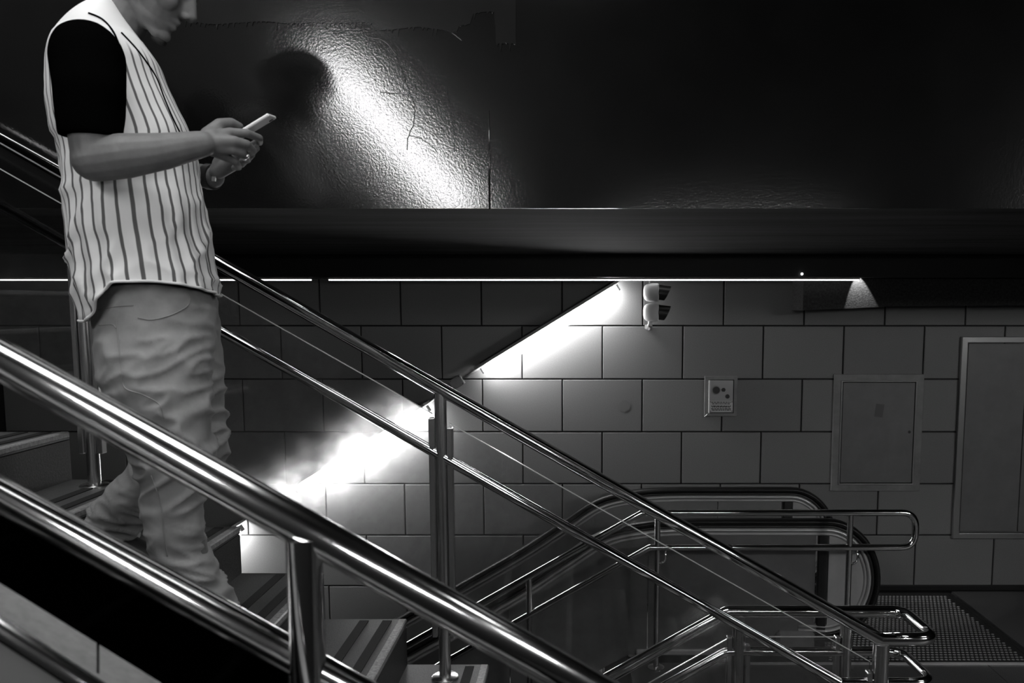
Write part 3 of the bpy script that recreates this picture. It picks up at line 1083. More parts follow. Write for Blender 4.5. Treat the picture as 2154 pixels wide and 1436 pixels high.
# ---- far railing of the lower flight, beside the escalator
D2 = 4.73
fr = thing('lower_railing', 'slim steel railing with closed looped end in front of the escalator', 'railing', P(1380, 1410, D2))
zt2 = P(1500, 1078, D2).z
zl2 = P(1500, 1151, D2).z
xb1, xb2 = P(1352, 1078, D2).x, P(1367, 1151, D2).x
xr2 = P(1926, 1110, D2).x
s2 = 0.575
loop = [Vector((xb1 - 2.4, D2, zt2 - 2.4 * s2)), Vector((xb1, D2, zt2)), Vector((xr2, D2, zt2)), Vector((xr2, D2, zl2)), Vector((xb2, D2, zl2)), Vector((xb2 - 2.4, D2, zl2 - 2.4 * s2))]
obj('handrail', MB().tube(fillet(loop, [0, 0.03, 0.09, 0.09, 0.03, 0]), 0.0205, 24), M_STEEL, fr, True)
for px in (1382, 1785):
    xq = P(px, 1200, D2).x
    post(fr, xq, D2, 0.0, zt2 - 0.012, 0.018, True)
    bk = fillet([Vector((xq + 0.012, D2 - 0.01, zl2 - 0.10)), Vector((xq + 0.05, D2 - 0.005, zl2 - 0.085)), Vector((xq + 0.05, D2, zl2))], 0.04)
    obj('rail_bracket', MB().tube(bk, 0.007, 10), M_STEEL, fr, True)
xq = P(1200, 1300, D2).x - 0.25
post(fr, xq, D2, -(xb1 - xq) * s2, zt2 - (xb1 - xq) * s2 - 0.012, 0.018, True)

# ---- lower flight between the two railings
lower = thing('lower_stairs', 'dark lower flight going down beside the escalator under the landing', 'stairs', (0.3, 4.0, 0))
low_step = mesh_of('step', MB().box(-RUN, 0.02, 3.02, 4.80, -0.30, 0.0, 0.004), M_GRANITE)
for k in range(1, 9):
    link('step', low_step, lower, Vector((0.30 - (k - 1) * RUN, 0, -k * RISE)) - Vector(lower.location))

# ================================================================ ESCALATOR
DN = 4.93
zh = P(1500, 1096, DN).z
DFAR = 5.80
esc = thing('escalator', 'escalator with black handrails and pale aluminium bands along the tiled wall', 'escalator', (P(1600, 1300, 5.3).x, 5.3, 0))
xc0 = P(1340, 1096, DN).x                # where the incline starts
xn = P(1738, 1096, DN).x                 # where the newel starts
Rn = 0.315
incl = 0.575
path = []
for x in (-3.4, -2.4, -1.6, -1.2):
    path.append((x, zh + incl * (x - xc0 + 0.0)))
path += [(xc0 - 0.85, zh - 0.85 * incl + 0.0), (xc0 - 0.5, zh - 0.5 * incl + 0.028), (xc0 - 0.22, zh - 0.080), (xc0 + 0.05, zh - 0.018), (xc0 + 0.32, zh - 0.001), (xc0 + 0.6, zh), (xn - 0.3, zh)]
path = spline(path, 6)
for k in range(0, 25):
    a = math.radians(90 - 188 * k / 24)
    path.append((xn + Rn * 1.05 * math.cos(a), zh - Rn * 1.2 + Rn * 1.2 * math.sin(a)))
path.append((xn - 0.16, zh - Rn * 2.40 + 0.005))


def offset_path(pts, o):
    out = []
    n = len(pts)
    for i in range(n):
        a, b = pts[max(i - 1, 0)], pts[min(i + 1, n - 1)]
        dx, dz = b[0] - a[0], b[1] - a[1]
        L = math.hypot(dx, dz) or 1
        out.append((pts[i][0] + dz / L * o, pts[i][1] - dx / L * o))
    return out


for d in (DN, DFAR):
    hr = obj('handrail', MB().tube([Vector((x, d, z)) for x, z in path], 0.019, 16, lateral=(0, 1, 0), rl=0.036), M_RUBBER, esc, True)
    g1 = offset_path(path, 0.030)
    obj('handrail_guide', MB().tube([Vector((x, d, z)) for x, z in g1], 0.011, 8, lateral=(0, 1, 0), rl=0.022), M_DARKP, esc, True)
    g2 = offset_path(path, 0.052)
    obj('aluminium_band', MB().tube([Vector((x, d, z)) for x, z in g2], 0.013, 12, lateral=(0, 1, 0), rl=0.026), M_ALU, esc, True)
    g3 = offset_path(path, 0.078)
    obj('inner_band', MB().tube([Vector((x, d, z)) for x, z in g3], 0.013, 12, lateral=(0, 1, 0), rl=0.020), M_NEWEL, esc, True)
    g4 = [p for p in offset_path(path, 0.088)]
    # cladding split into panels along its length
    run_pts = [p for p in g4[:-26] if p[0] <= xn - 0.02] + [(xn, zh - 0.088)]
    seg_x = [-3.4, -2.2, -1.25, -0.45, 0.42, xn - 0.06] if d == DN else [-3.4, -1.9, -0.9, 0.10, 1.0, xn - 0.06]
    for a_, b_ in zip(seg_x[:-1], seg_x[1:]):
        ps = []
        for t in range(17):
            x = a_ + 0.003 + (b_ - a_ - 0.006) * t / 16
            for i in range(len(run_pts) - 1):
                if run_pts[i][0] <= x <= run_pts[i + 1][0]:
                    f = (x - run_pts[i][0]) / max(run_pts[i + 1][0] - run_pts[i][0], 1e-6)
                    ps.append((x, run_pts[i][1] + f * (run_pts[i + 1][1] - run_pts[i][1])))
                    break
        if len(ps) < 2:
            continue
        mb = MB()
        vs, fs = [], []
        for (x, z) in ps:
            bot = max(-2.9, min(0.0, (x - 0.30) * incl)) if d == DN else z - 0.75
            lean = 0.0 if x > 0.05 else 0.0
            vs += [(x, d - 0.012, z), (x + lean, d - 0.012, bot), (x, d + 0.012, z), (x + lean, d + 0.012, bot)]
        for i in range(len(ps) - 1):
            a4, b4 = 4 * i, 4 * i + 4
            fs += [(a4, a4 + 1, b4 + 1, b4), (a4 + 2, b4 + 2, b4 + 3, a4 + 3), (a4, b4, b4 + 2, a4 + 2), (a4 + 1, a4 + 3, b4 + 3, b4 + 1)]
        e = 4 * (len(ps) - 1)
        fs += [(0, 2, 3, 1), (e, e + 1, e + 3, e + 2)]
        obj('cladding_panel', mb.add(vs, fs), M_CLAD if d == DN else M_CLAD_IN, esc)
    # newel plate
    npts = [p for p in offset_path(path, 0.085)[-26:-1]]
    poly = [(xn + 0.02, zh - 0.085)] + [p for p in npts if p[0] > xn + 0.02] + [(xn + 0.02, max(0.02, zh - 2.4 * Rn + 0.085))]
    obj('newel_plate', MB().prism(poly, d - 0.010, d + 0.010), M_NEWEL, esc)
    obj('newel_post', MB().box(xn - 0.046, xn + 0.012, d - 0.018, d + 0.018, 0.0, zh - 0.086, 0.004), M_DARKP, esc)
    obj('entry_cap', MB().box(xn - 0.30, xn - 0.06, d - 0.05, d + 0.05, 0.0, 0.16, 0.02), M_GREYP, esc)
    obj('skirt', MB().box(xc0 + 0.0, xn + 0.25, d - 0.03, d + 0.03, 0.0, 0.035, 0.006), M_ALU, esc)
# steps of the escalator
est = mesh_of('escalator_step', MB().box(-0.40, 0.0, DN + 0.05, DFAR - 0.05, -0.22, 0.0, 0.004), M_GREYP)
for k in range(9):
    x = 0.95 - 0.40 * k
    z = 0.0 if x > 0.5 else (x - 0.55) * incl - 0.03
    link('escalator_step', est, esc, Vector((x, 0, z)) - Vector(esc.location))
# landing plate with its raised tread pattern
pl = obj('floor_plate', MB().box(0.96, 2.80, DN - 0.14, DFAR + 0.16, 0.0, 0.006), M_STRIP, esc)
mb = MB()
nx, ny = 44, 32
for j in range(ny):
    for i in range(nx):
        x = 1.55 + (2.77 - 1.55) * (i + 0.5 * (j % 2)) / nx
        y = DN - 0.12 + (DFAR + 0.14 - (DN - 0.12)) * (j + 0.5) / ny
        h = 0.005
        a, b = 0.0125, 0.0105
        mb.add([(x - a, y, 0.006), (x, y - b, 0.006), (x + a, y, 0.006), (x, y + b, 0.006), (x - a * 0.4, y, 0.006 + h), (x + a * 0.4, y, 0.006 + h)],
               [(0, 1, 4), (1, 2, 5), (1, 5, 4), (2, 3, 5), (3, 0, 4), (3, 4, 5)])
st = obj('tread_bump', mb, M_PLATE, esc)
st['kind'] = 'stuff'
obj('plate_edge', MB().box(0.96, 2.83, DN - 0.16, DN - 0.142, 0.0, 0.009), M_ALU, esc)
obj('plate_edge', MB().box(2.80, 2.83, DN - 0.14, DFAR + 0.16, 0.0, 0.009), M_STRIP, esc)
# ================================================================ THE MAN WITH THE PHONE
def remeshed(name, mb, voxel, smooth_it=6):
    me = mesh_of(name, mb, M_SKIN)
    tmp = link('tmp', me)
    r_ = tmp.modifiers.new('r', 'REMESH')
    r_.mode = 'VOXEL'
    r_.voxel_size = voxel
    if smooth_it:
        s__ = tmp.modifiers.new('s', 'SMOOTH')
        s__.factor = 0.5
        s__.iterations = smooth_it
    dg = bpy.context.evaluated_depsgraph_get()
    out = bpy.data.meshes.new_from_object(tmp.evaluated_get(dg))
    bpy.data.objects.remove(tmp)
    bpy.data.meshes.remove(me)
    out.name = name
    return out


def dress(name, me, material, parent, smooth=True):
    me.materials.clear()
    me.materials.append(material)
    for p in me.polygons:
        p.use_smooth = smooth
    off = world_loc(parent) if parent else Vector((0, 0, 0))
    if off.length > 0:
        me.transform(Matrix.Translation(-off))
    return link(name, me, parent)


SC = 1.068           # he stands a little beyond the middle of the flight
MB.K = SC
P_scene = P


def P(px, py, d):
    return P_scene(px, py, d * SC)


DP = 2.2
tread3, tread4 = nose(3)[1], nose(4)[1]
# --- joints
sh_n, el_n, wr_n = P(184, 120, 1.99), P(200, 336, 1.95), P(424, 303, 2.02)
sh_f, el_f, wr_f = P(196, 120, 2.41), P(240, 350, 2.44), P(448, 372, 2.33)
hip_n, hip_f = P(322, 625, 2.12), P(330, 625, 2.29)
kn_n = P(366, 930, 2.10)
an_n = P(441, 1325, 2.13)
an_n.z = tread4 + 0.10
kn_f = P(412, 925, 2.31)
an_f = P(232, 1108, 2.36)
pelvis = P(326, 600, 2.205)
chest = P(228, 190, 2.2)
neck0 = P(246, 62, 2.2)

# --- head frame: tilted down to the phone
PT = math.radians(33)
HR = Matrix(((math.cos(PT), 0, math.sin(PT)), (0, 1, 0), (-math.sin(PT), 0, math.cos(PT))))
chin_w = P(347, 90, DP)
HC = chin_w - HR @ Vector((0.085, 0, -0.118)) * SC


def H(x, y, z):
    return HC + HR @ Vector((x, y, z)) * SC


body = MB()
# head
body.ellipsoid(H(-0.012, 0, 0.045), (0.098, 0.077, 0.088), HR)
body.ellipsoid(H(0.030, 0, -0.03), (0.060, 0.056, 0.085), HR)
body.ellipsoid(H(0.022, 0, -0.078), (0.062, 0.050, 0.038), HR)
body.capsule(H(-0.035, 0.048, -0.062), 0.016, H(0.062, 0.018, -0.108), 0.013)
body.capsule(H(-0.035, -0.048, -0.062), 0.016, H(0.062, -0.018, -0.108), 0.013)
body.ellipsoid(H(0.070, 0, -0.104), (0.020, 0.022, 0.018), HR)
body.capsule(H(0.086, 0, 0.022), 0.010, H(0.112, 0, -0.024), 0.0125)
body.ellipsoid(H(0.090, 0, -0.012), (0.022, 0.017, 0.030), HR)
for s in (-1, 1):
    body.ellipsoid(H(0.103, 0.013 * s, -0.032), (0.012, 0.007, 0.008), HR)
    body.ellipsoid(H(0.058, 0.040 * s, -0.022), (0.030, 0.022, 0.026), HR)
    body.capsule(H(0.082, 0.012 * s, 0.030), 0.010, H(0.070, 0.048 * s, 0.030), 0.009)
    body.ellipsoid(H(-0.012, 0.077 * s, -0.008), (0.018, 0.006, 0.030), HR)
    body.ellipsoid(H(-0.004, 0.082 * s, 0.004), (0.010, 0.005, 0.016), HR)
body.capsule(H(0.076, -0.020, -0.058), 0.0070, H(0.087, 0, -0.056), 0.0085)
body.capsule(H(0.076, 0.020, -0.058), 0.0070, H(0.087, 0, -0.056), 0.0085)
body.capsule(H(0.074, -0.018, -0.073), 0.0070, H(0.084, 0, -0.074), 0.0090)
body.capsule(H(0.074, 0.018, -0.073), 0.0070, H(0.084, 0, -0.074), 0.0090)
# neck and trunk
body.capsule(H(-0.035, 0, -0.045), 0.056, neck0, 0.060)
body.capsule(neck0, 0.056, P(222, 110, DP), 0.056)
for s in (-1, 1):
    body.capsule(neck0 + Vector((-0.02, 0.02 * s, -0.07)), 0.04, (sh_n if s < 0 else sh_f) + Vector((0.02, -0.03 * s, -0.01)), 0.05)
body.capsule(P(215, 165, 2.14), 0.09, P(232, 330, 2.14), 0.09)
body.capsule(P(215, 165, 2.26), 0.09, P(232, 330, 2.26), 0.09)
body.capsule(P(232, 330, DP), 0.12, pelvis, 0.12)
body.capsule(hip_n, 0.085, hip_f, 0.085)
# near arm
body.chain([sh_n, P(190, 230, 1.965), el_n], [0.058, 0.056, 0.050])
body.chain([el_n, P(262, 328, 1.955), P(345, 318, 1.985), wr_n], [0.051, 0.0525, 0.043, 0.0315])
# far arm
body.chain([sh_f, P(215, 235, 2.44), el_f], [0.056, 0.052, 0.046])
body.chain([el_f, P(330, 362, 2.40), wr_f], [0.047, 0.044, 0.031])
# near hand: palm, four curled fingers, thumb on top of the phone
kI, kM, kR, kP = P(484, 279, 2.075), P(494, 297, 2.055), P(490, 315, 2.06), P(478, 331, 2.08)
for kk, r0, r1 in ((kI, 0.022, 0.0135), (kM, 0.021, 0.0135), (kR, 0.020, 0.0130), (kP, 0.019, 0.012)):
    body.capsule(P(432, 302, 2.035), r0 + 0.006, kk, r1)
body.capsule(P(446, 290, 2.05), 0.026, P(478, 300, 2.07), 0.020)
body.chain([kI, P(518, 280, 2.095), P(545, 290, 2.135), P(546, 300, 2.165)], [0.0125, 0.0110, 0.0098, 0.0085])
body.chain([kM, P(519, 303, 2.075), P(533, 317, 2.115), P(522, 324, 2.150)], [0.0125, 0.0108, 0.0095, 0.0085])
body.chain([kR, P(511, 323, 2.080), P(521, 336, 2.118), P(509, 339, 2.150)], [0.0120, 0.0102, 0.0092, 0.0082])
body.chain([kP, P(495, 341, 2.095), P(502, 352, 2.125), P(492, 353, 2.150)], [0.0110, 0.0094, 0.0085, 0.0075])
body.chain([P(440, 285, 2.06), P(462, 262, 2.085), P(486, 258, 2.115), P(505, 266, 2.140)], [0.022, 0.0155, 0.0125, 0.0095])
# far hand under the phone
fk = [P(502, 322, 2.245), P(504, 332, 2.262), P(500, 342, 2.275), P(492, 350, 2.285)]
for kk in fk:
    body.capsule(P(460, 358, 2.30), 0.024, kk, 0.0125)
ft = [(P(530, 306, 2.235), P(545, 296, 2.205)), (P(528, 320, 2.245), P(540, 312, 2.205)), (P(520, 334, 2.255), P(530, 326, 2.215)), (P(508, 345, 2.265), P(516, 338, 2.230))]
for kk, (m1, m2) in zip(fk, ft):
    body.chain([kk, m1, m2], [0.0115, 0.0100, 0.0085])
body.chain([P(462, 345, 2.29), P(480, 305, 2.262), P(497, 280, 2.235), P(508, 271, 2.215)], [0.020, 0.0145, 0.0120, 0.0092])
# legs
body.chain([hip_n, kn_n, P(372, 1060, 2.11), an_n], [0.085, 0.056, 0.050, 0.036])
body.chain([hip_f, kn_f, P(330, 1010, 2.34), an_f], [0.082, 0.054, 0.048, 0.035])
# feet (inside the shoes)
body.capsule(an_n + Vector((-0.02, 0, -0.06)), 0.030, an_n + Vector((0.15, 0, -0.072)), 0.020)
toe_f = Vector((an_f.x + 0.10, an_f.y, tread3 + 0.035))
body.capsule(an_f + Vector((-0.02, 0, -0.05)), 0.028, toe_f, 0.020)
me = remeshed('person', body, 0.0032, 5)
person = dress('person', me, M_SKIN, None)
tag(person, 'man in pin striped jersey and light jeans walking downstairs looking at phone', 'person')

# --- hair, goatee, brows, eyes
def head_cap(o, y0):
    pass


hair = MB()
n1, n2 = 16, 28
vs, fs = [], []
for i in range(n1 + 1):
    for k in range(n2):
        a = 2 * math.pi * k / n2
        front = max(0.0, math.cos(a))
        tmax = math.radians(112 - 52 * front ** 2)
        t = tmax * i / n1
        rr = 1.0 + 0.015 * noise.noise((math.cos(a) * 3, math.sin(a) * 3, t * 4))
        vs.append(H(-0.014 + 0.106 * rr * math.sin(t) * math.cos(a), 0.084 * rr * math.sin(t) * math.sin(a), 0.047 + 0.097 * rr * math.cos(t)))
for i in range(n1):
    for k in range(n2):
        k2 = (k + 1) % n2
        fs.append((i * n2 + k, i * n2 + k2, (i + 1) * n2 + k2, (i + 1) * n2 + k))
hair.add(vs, fs)
ho = obj('hair', hair, M_HAIR, person, True)
sd = ho.modifiers.new('thick', 'SOLIDIFY')
sd.thickness = 0.012
sd.offset = 1
obj('goatee', MB().ellipsoid(H(0.068, 0, -0.120), (0.020, 0.019, 0.012), HR, 16, 10), M_HAIR, person, True)
for s in (-1, 1):
    obj('eyebrow', MB().capsule(H(0.090, 0.016 * s, 0.036), 0.004, H(0.078, 0.050 * s, 0.036), 0.003, 10, 3), M_HAIR, person, True)
    ey = obj('eye', MB().ellipsoid(H(0.070, 0.031 * s, 0.006), (0.0115, 0.012, 0.010), HR, 16, 10), M_WHITE, person, True)
    obj('eyelid', MB().ellipsoid(H(0.0745, 0.031 * s, 0.0090), (0.0130, 0.0150, 0.0110), HR, 16, 10), M_SKIN, ey, True)

# --- jersey: lofted round the trunk
rows = [(10, 204, 240, 0.080), (24, 181, 254, 0.112), (45, 150, 270, 0.140), (70, 124, 289, 0.160), (100, 103, 313, 0.172), (135, 94, 338, 0.174),
        (170, 93, 352, 0.172), (220, 96, 374, 0.172), (280, 105, 402, 0.172), (340, 115, 420, 0.174), (400, 123, 428, 0.180), (460, 130, 437, 0.190),
        (520, 137, 449, 0.206), (560, 143, 457, 0.216)]
rows = rows[::-1]
rows_s = spline(rows, 5)
NA = 180
jv, juv = [], []
# hem rows first
hem_n = 8
ring_count = 0


LAT = Vector((-1.13, 2.35, 0)).normalized()      # he is turned a little: his side faces the lens
FWD = Vector((LAT.y, -LAT.x, 0))


def ring_pt(y, xb, xf, hd, a, e=2.25):
    ca, sa = math.cos(a), math.sin(a)
    cx = math.copysign(abs(ca) ** (2 / e), ca)
    sy = math.copysign(abs(sa) ** (2 / e), sa)
    pb, pf = P(xb, y, DP), P(xf, y, DP)
    c = (pb + pf) / 2
    return c + FWD * (cx * (pf.x - pb.x) / 2 * 0.92) + LAT * (sy * hd * SC)


def to_px(p):
    vx, vy, vz = p.x, p.y, p.z - EYE
    f = vy * CT - vz * ST
    return PPX + FPX * vx / f


FITS = {}


def fit_ring(y, xb, xf, hd, e):
    """seen obliquely, a round trunk shows more than its section: shrink the section until its outline fits"""
    key = (round(y, 2), round(xb, 2))
    if key in FITS:
        return FITS[key]
    b, f = xb, xf
    for _ in range(4):
        px_ = [to_px(ring_pt(y, b, f, hd, 2 * math.pi * k / 60, e)) for k in range(60)]
        b += (xb - min(px_)) * 0.9
        f += (xf - max(px_)) * 0.9
    FITS[key] = (b, f)
    return b, f


def hem_y(a):
    """picture row of the hem: dips at the back, rises over the hips, dips a little in front"""
    ca = math.cos(a)
    t = min(1.0, max(0.0, (-ca - 0.30) / 0.60))
    return 597 + 6 * max(0.0, -ca) + 72 * t * t * (3 - 2 * t) + 26 * max(0.0, ca) ** 1.8


y_last = 560.0
for i in range(hem_n):
    f = 1 - i / hem_n
    for k in range(NA):
        a = 2 * math.pi * k / NA
        y = y_last + (hem_y(a) - y_last) * f
        t = (y - y_last)
        b_f, f_f = fit_ring(y_last, 149, 452, 0.216, 2.25)
        p = ring_pt(y, b_f + t * 0.15, f_f + t * 0.14, 0.216 + 0.010 * f, a)
        jv.append(p)
        juv.append((k / NA, 0.0 + 0.15 * (1 - f)))
    ring_count += 1
for i, (y, xb, xf, hd) in enumerate(rows_s):
    inset = 6 if y > 300 else 0
    xb, xf = fit_ring(y, xb + inset, xf - inset + 1, hd, 2.25 if y > 90 else 2.05)
    for k in range(NA):
        a = 2 * math.pi * k / NA
        jv.append(ring_pt(y, xb, xf, hd, a, 2.25 if y > 90 else 2.05))
        juv.append((k / NA, 0.15 + 0.85 * (560 - y) / 550.0))
    ring_count += 1
# folds
jv2 = []
for idx, p in enumerate(jv):
    u, v = juv[idx]
    a = u * 2 * math.pi
    rad = FWD * math.cos(a) + LAT * math.sin(a)
    w = max(0.0, min(1.0, (0.80 - v) / 0.3))
    lowpart = max(0.0, min(1.0, (0.45 - v) / 0.25))
    q = Vector((p.x * 5 + p.z * 3.0, p.y * 5, p.z * 7 - p.x * 5))
    n_a = noise.noise(q)
    ridge = 1 - abs(noise.noise(Vector((p.x * 4 + p.z * 5, p.y * 6, p.z * 9 - p.x * 7 + 5)))) * 2
    ridge = max(0, ridge) ** 3
    vert = math.sin(a * 19 + 2.5 * noise.noise((p.x * 3, p.y * 3, p.z * 2.2)) + v * 3)
    d_ = w * 0.007 * n_a + lowpart * (0.013 * ridge + 0.004 * vert) + 0.006 * ridge * (1 - lowpart) * w
    d_ += 0.0035 * noise.noise(q * 3.1) * w
    jv2.append(p + rad * d_)
jf = []
for i in range(ring_count - 1):
    for k in range(NA):
        k2 = (k + 1) % NA
        jf.append((i * NA + k, i * NA + k2, (i + 1) * NA + k2, (i + 1) * NA + k))
jm = bpy.data.meshes.new('jersey')
jm.from_pydata([tuple(p) for p in jv2], [], jf)
uvl = jm.uv_layers.new(name='UVMap')
for poly_ in jm.polygons:
    poly_.use_smooth = True
    ks = [jm.loops[l].vertex_index for l in poly_.loop_indices]
    wrap = max(juv[i][0] for i in ks) - min(juv[i][0] for i in ks) > 0.5
    for l, i in zip(poly_.loop_indices, ks):
        u, v = juv[i]
        if wrap and u < 0.5:
            u += 1.0
        uvl.data[l].uv = (u, v)
jm.materials.append(M_JERSEY)
jm.update()
jersey = link('jersey', jm, person)
sd = jersey.modifiers.new('cloth', 'SOLIDIFY')
sd.thickness = 0.004
sd.offset = -1
jersey['label'] = 'pale sleeveless jersey with dark pin stripes'
# hem band, shoulder piping and front placket lie on the cloth
hem_line = [jv2[k] for k in range(NA)] + [jv2[0]]
obj('hem_seam', MB().tube([p + Vector((0, 0, 0.002)) for p in hem_line], 0.0035, 8, caps=False), M_JERSEY, jersey, True)
bj = BVHTree.FromPolygons([tuple(p) for p in jv2], jf)


def on_surface(bvh, pts, lift=0.002):
    """drape a picture-plane polyline on a surface"""
    out = []
    o = Vector((0, 0, EYE))
    for (x, y) in pts:
        d = (P(x, y, 2.0) - o).normalized()
        hit, nrm, ix, dist = bvh.ray_cast(o, d)
        if hit is not None:
            out.append(hit - d * lift)
    return out


pip = on_surface(bj, spline([(186, 27), (215, 40), (238, 66), (252, 100), (262, 140)], 6))
if len(pip) > 3:
    obj('armhole_piping', MB().tube(pip, 0.0022, 8), M_BLACKCLOTH, jersey, True)
pip = on_surface(bj, spline([(255, 68), (285, 100), (310, 133), (330, 165), (345, 205), (362, 245), (384, 290)], 6))
if len(pip) > 3:
    obj('neck_piping', MB().tube(pip, 0.0022, 8), M_BLACKCLOTH, jersey, True)

# --- black T-shirt sleeves
for (a_, b_, c_) in ((P(184, 118, 1.985), P(189, 190, 1.960), P(189, 268, 1.955)), (P(196, 118, 2.405), P(212, 190, 2.435), P(222, 268, 2.442))):
    sv = MB()
    sv.chain([a_, b_, c_], [0.081, 0.078, 0.069], 24)
    sme = remeshed('sleeve', sv, 0.007, 6)
    # cut the lower end open-looking: flatten everything under the cuff
    zc = c_.z - 0.022
    flat = []
    for v in sme.vertices:
        p = v.co.copy()
        if p.z < zc:
            p.z = zc + (p.z - zc) * 0.08
        flat += [p.x + 0.005 * noise.noise(p * 12), p.y, p.z]
    sme.vertices.foreach_set('co', flat)
    dress('sleeve', sme, M_BLACKCLOTH, person)

# --- jeans
jn = MB()
jn.chain([P(325, 612, 2.17), P(326, 650, 2.155), P(326, 770, 2.12), P(348, 860, 2.105), P(366, 935, 2.10), P(362, 1060, 2.105), P(380, 1160, 2.115), P(415, 1240, 2.125), P(438, 1300, 2.13)],
         [0.128, 0.143, 0.136, 0.112, 0.098, 0.076, 0.068, 0.070, 0.074], 24)
jn.chain([P(335, 612, 2.27), P(362, 655, 2.30), P(392, 760, 2.345), P(408, 850, 2.355), P(414, 925, 2.35)], [0.122, 0.122, 0.100, 0.088, 0.084], 24)
jn.chain([P(414, 925, 2.35), P(345, 985, 2.335), P(285, 1045, 2.35), P(240, 1100, 2.36)], [0.088, 0.080, 0.074, 0.076], 24)
jn.capsule(P(318, 585, 2.17), 0.118, P(326, 585, 2.26), 0.125, 24)
jme = remeshed('jeans', jn, 0.0075, 4)
ax_n = [P(326, 650, 2.14), kn_n, P(372, 1100, 2.11), P(438, 1300, 2.13)]
near_knee, far_knee = kn_n, kn_f
cuff_n, cuff_f = P(430, 1275, 2.13), P(238, 1105, 2.36)
nrm_ = [v.normal.copy() for v in jme.vertices]
pos_ = [v.co.copy() for v in jme.vertices]
flat = []
for p, nr_ in zip(pos_, nrm_):
    kn = min((p - near_knee).length, (p - far_knee).length)
    wk = math.exp(-(kn / 0.15) ** 2)
    wc = math.exp(-((p - cuff_n).length / 0.20) ** 2) + math.exp(-((p - cuff_f).length / 0.15) ** 2)
    wt = math.exp(-((p - kn_n - Vector((0, 0, 0.22))).length / 0.16) ** 2)
    q = Vector((p.x * 6 + p.z * 4, p.y * 6, p.z * 14 - p.x * 7))
    rg = max(0.0, 1 - 2.2 * abs(noise.noise(q))) ** 2
    rg2 = max(0.0, 1 - 2.0 * abs(noise.noise(Vector((p.x * 9 + 3, p.y * 9, p.z * 30 + p.x * 16))))) ** 2
    rg3 = max(0.0, 1 - 2.0 * abs(noise.noise(Vector((p.x * 8 - 3, p.y * 8, p.z * 22 - p.x * 12 + 9))))) ** 2
    big = noise.noise(Vector((p.x * 7, p.y * 7, p.z * 9)))
    d_ = 0.008 * big + 0.006 * rg + wk * 0.026 * rg + wc * 0.020 * rg2 + wt * 0.012 * rg3 - wk * 0.010 - wc * 0.007
    p2 = p + nr_ * d_
    flat += [p2.x, p2.y, p2.z]
jme.vertices.foreach_set('co', flat)
jme.update()
jb_v = [v.co.copy() for v in jme.vertices]
jb_f = [tuple(pp.vertices) for pp in jme.polygons]
bjn = BVHTree.FromPolygons(jb_v, jb_f)
jeans = dress('jeans', jme, M_DENIM, person)
jeans['label'] = 'light washed jeans with creases'
for nm, pth in (('pocket_seam', [(392, 612), (400, 628), (392, 645), (360, 662), (320, 672), (290, 668)]),
                ('side_seam', [(244, 668), (247, 700), (251, 740), (256, 780), (262, 815), (300, 830), (335, 850), (345, 880)]),
                ('back_pocket_seam', [(208, 684), (235, 682), (244, 690)]),
                ('yoke_seam', [(208, 652), (240, 645), (280, 642)]),
                ('side_seam', [(318, 1000), (338, 1060), (345, 1120), (352, 1170)])):
    pts = on_surface(bjn, spline(pth, 6), 0.0015)
    if len(pts) > 3:
        obj(nm, MB().tube(pts, 0.0014, 6), M_STITCH, jeans, True)

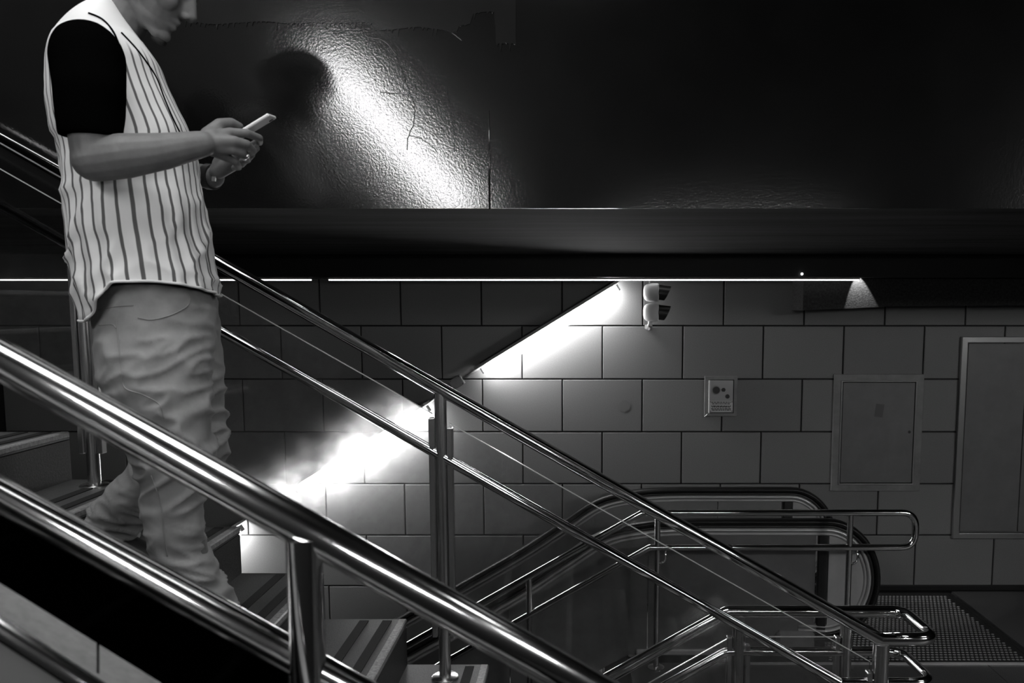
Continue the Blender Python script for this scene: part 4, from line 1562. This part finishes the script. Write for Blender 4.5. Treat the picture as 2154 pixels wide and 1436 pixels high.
# --- shoes
for an, toe_v, nm in ((an_n, Vector((an_n.x + 0.17, an_n.y, tread4 + 0.035)), 0), (an_f, toe_f + Vector((0.02, 0, 0.0)), 1)):
    heel = an + (Vector((-0.035, 0, -0.062)) if nm == 0 else Vector((-0.045, 0, -0.035)))
    sh = MB()
    mid = (heel + toe_v) / 2
    sh.chain([heel, mid, toe_v], [0.036, 0.042, 0.030], 18)
    sh.capsule(heel + Vector((0.02, 0, 0.0)), 0.038, an + Vector((0, 0, -0.01)), 0.042)
    sme = remeshed('shoe', sh, 0.006, 6)
    low_z = tread4 if nm == 0 else tread3
    for v in sme.vertices:
        if v.co.z < low_z + 0.006:
            v.co.z = low_z + 0.006
    so = dress('shoe', sme, M_SHOE, person)
    d_ = (toe_v - heel)
    d_.z *= 1.0
    dn = d_.normalized()
    up_ = Y_.cross(dn) * -1
    if up_.z < 0:
        up_ = -up_
    c_ = (heel + toe_v) / 2 - up_ * 0.033
    lo = MB()
    n = 28
    ring = []
    hl = d_.length / 2 + 0.034
    for k in range(n):
        a = 2 * math.pi * k / n
        ring.append((math.cos(a) * hl, math.sin(a) * 0.043))
    vs = [c_ + dn * x + Y_ * y - up_ * 0.002 for x, y in ring] + [c_ + dn * x + Y_ * y + up_ * 0.012 for x, y in ring]
    if nm == 0:
        vs = [Vector((p.x, p.y, max(p.z, low_z))) for p in vs]
        vs = [Vector((p.x, p.y, low_z + (0.016 if i >= n else 0.0))) for i, p in enumerate(vs)]
    fs = [tuple(range(n)), tuple(range(2 * n - 1, n - 1, -1))] + [(k, n + k, n + (k + 1) % n, (k + 1) % n) for k in range(n)]
    lo.add(vs, fs)
    obj('sole', lo, M_SOLE, so)

# --- ring and wristband
rc = P(513, 326, 2.085)
dirr = (P(521, 336, 2.118) - P(511, 323, 2.080)).normalized()
obj('ring', MB().tube([rc - dirr * 0.003, rc + dirr * 0.003], 0.0125, 18), M_STEEL_ROUGH, person, True, 'bright finger ring')
wd = (wr_f - P(330, 362, 2.40)).normalized()
wcn = wr_f - wd * 0.008
wb = obj('wristband', MB().tube([wcn - wd * 0.012, wcn + wd * 0.012], 0.036, 24), M_DARKP, person, 'auto')
obj('clasp', MB().obox(P(450, 376, 2.29), wd, Y_, wd.cross(Y_), 0.008, 0.003, 0.008, 0.001), M_STEEL_ROUGH, wb)

# --- phone, held in both hands
pa, pb_ = P(484, 297, 2.16), P(573, 243, 2.16)
pd = (pb_ - pa).normalized()
pc = (pa + pb_) / 2
pw = Vector((0.10, 0.97, 0.22))
pw = (pw - pd * pw.dot(pd)).normalized()
pn_ = pd.cross(pw).normalized()
if pn_.z < 0:
    pn_ = -pn_
ph = thing('phone', 'pale smartphone held in both hands of the man', 'phone', pc)
L2 = (pb_ - pa).length / 2
cs = obj('case', MB().obox(pc, pd, pw, pn_, L2, 0.035, 0.0048), M_PHONE, ph)
md = cs.modifiers.new('bevel', 'BEVEL')
md.width = 0.004
md.segments = 3
obj('screen', MB().obox(pc + pn_ * 0.005, pd, pw, pn_, L2 - 0.006, 0.031, 0.0008), M_PHONEBLK, ph)
obj('camera_lens', MB().disc(pc + pd * (L2 - 0.014) - pn_ * 0.0048 + pw * 0.018, -pn_, 0.006, 0.002, 16), M_DARKP, ph, 'auto')
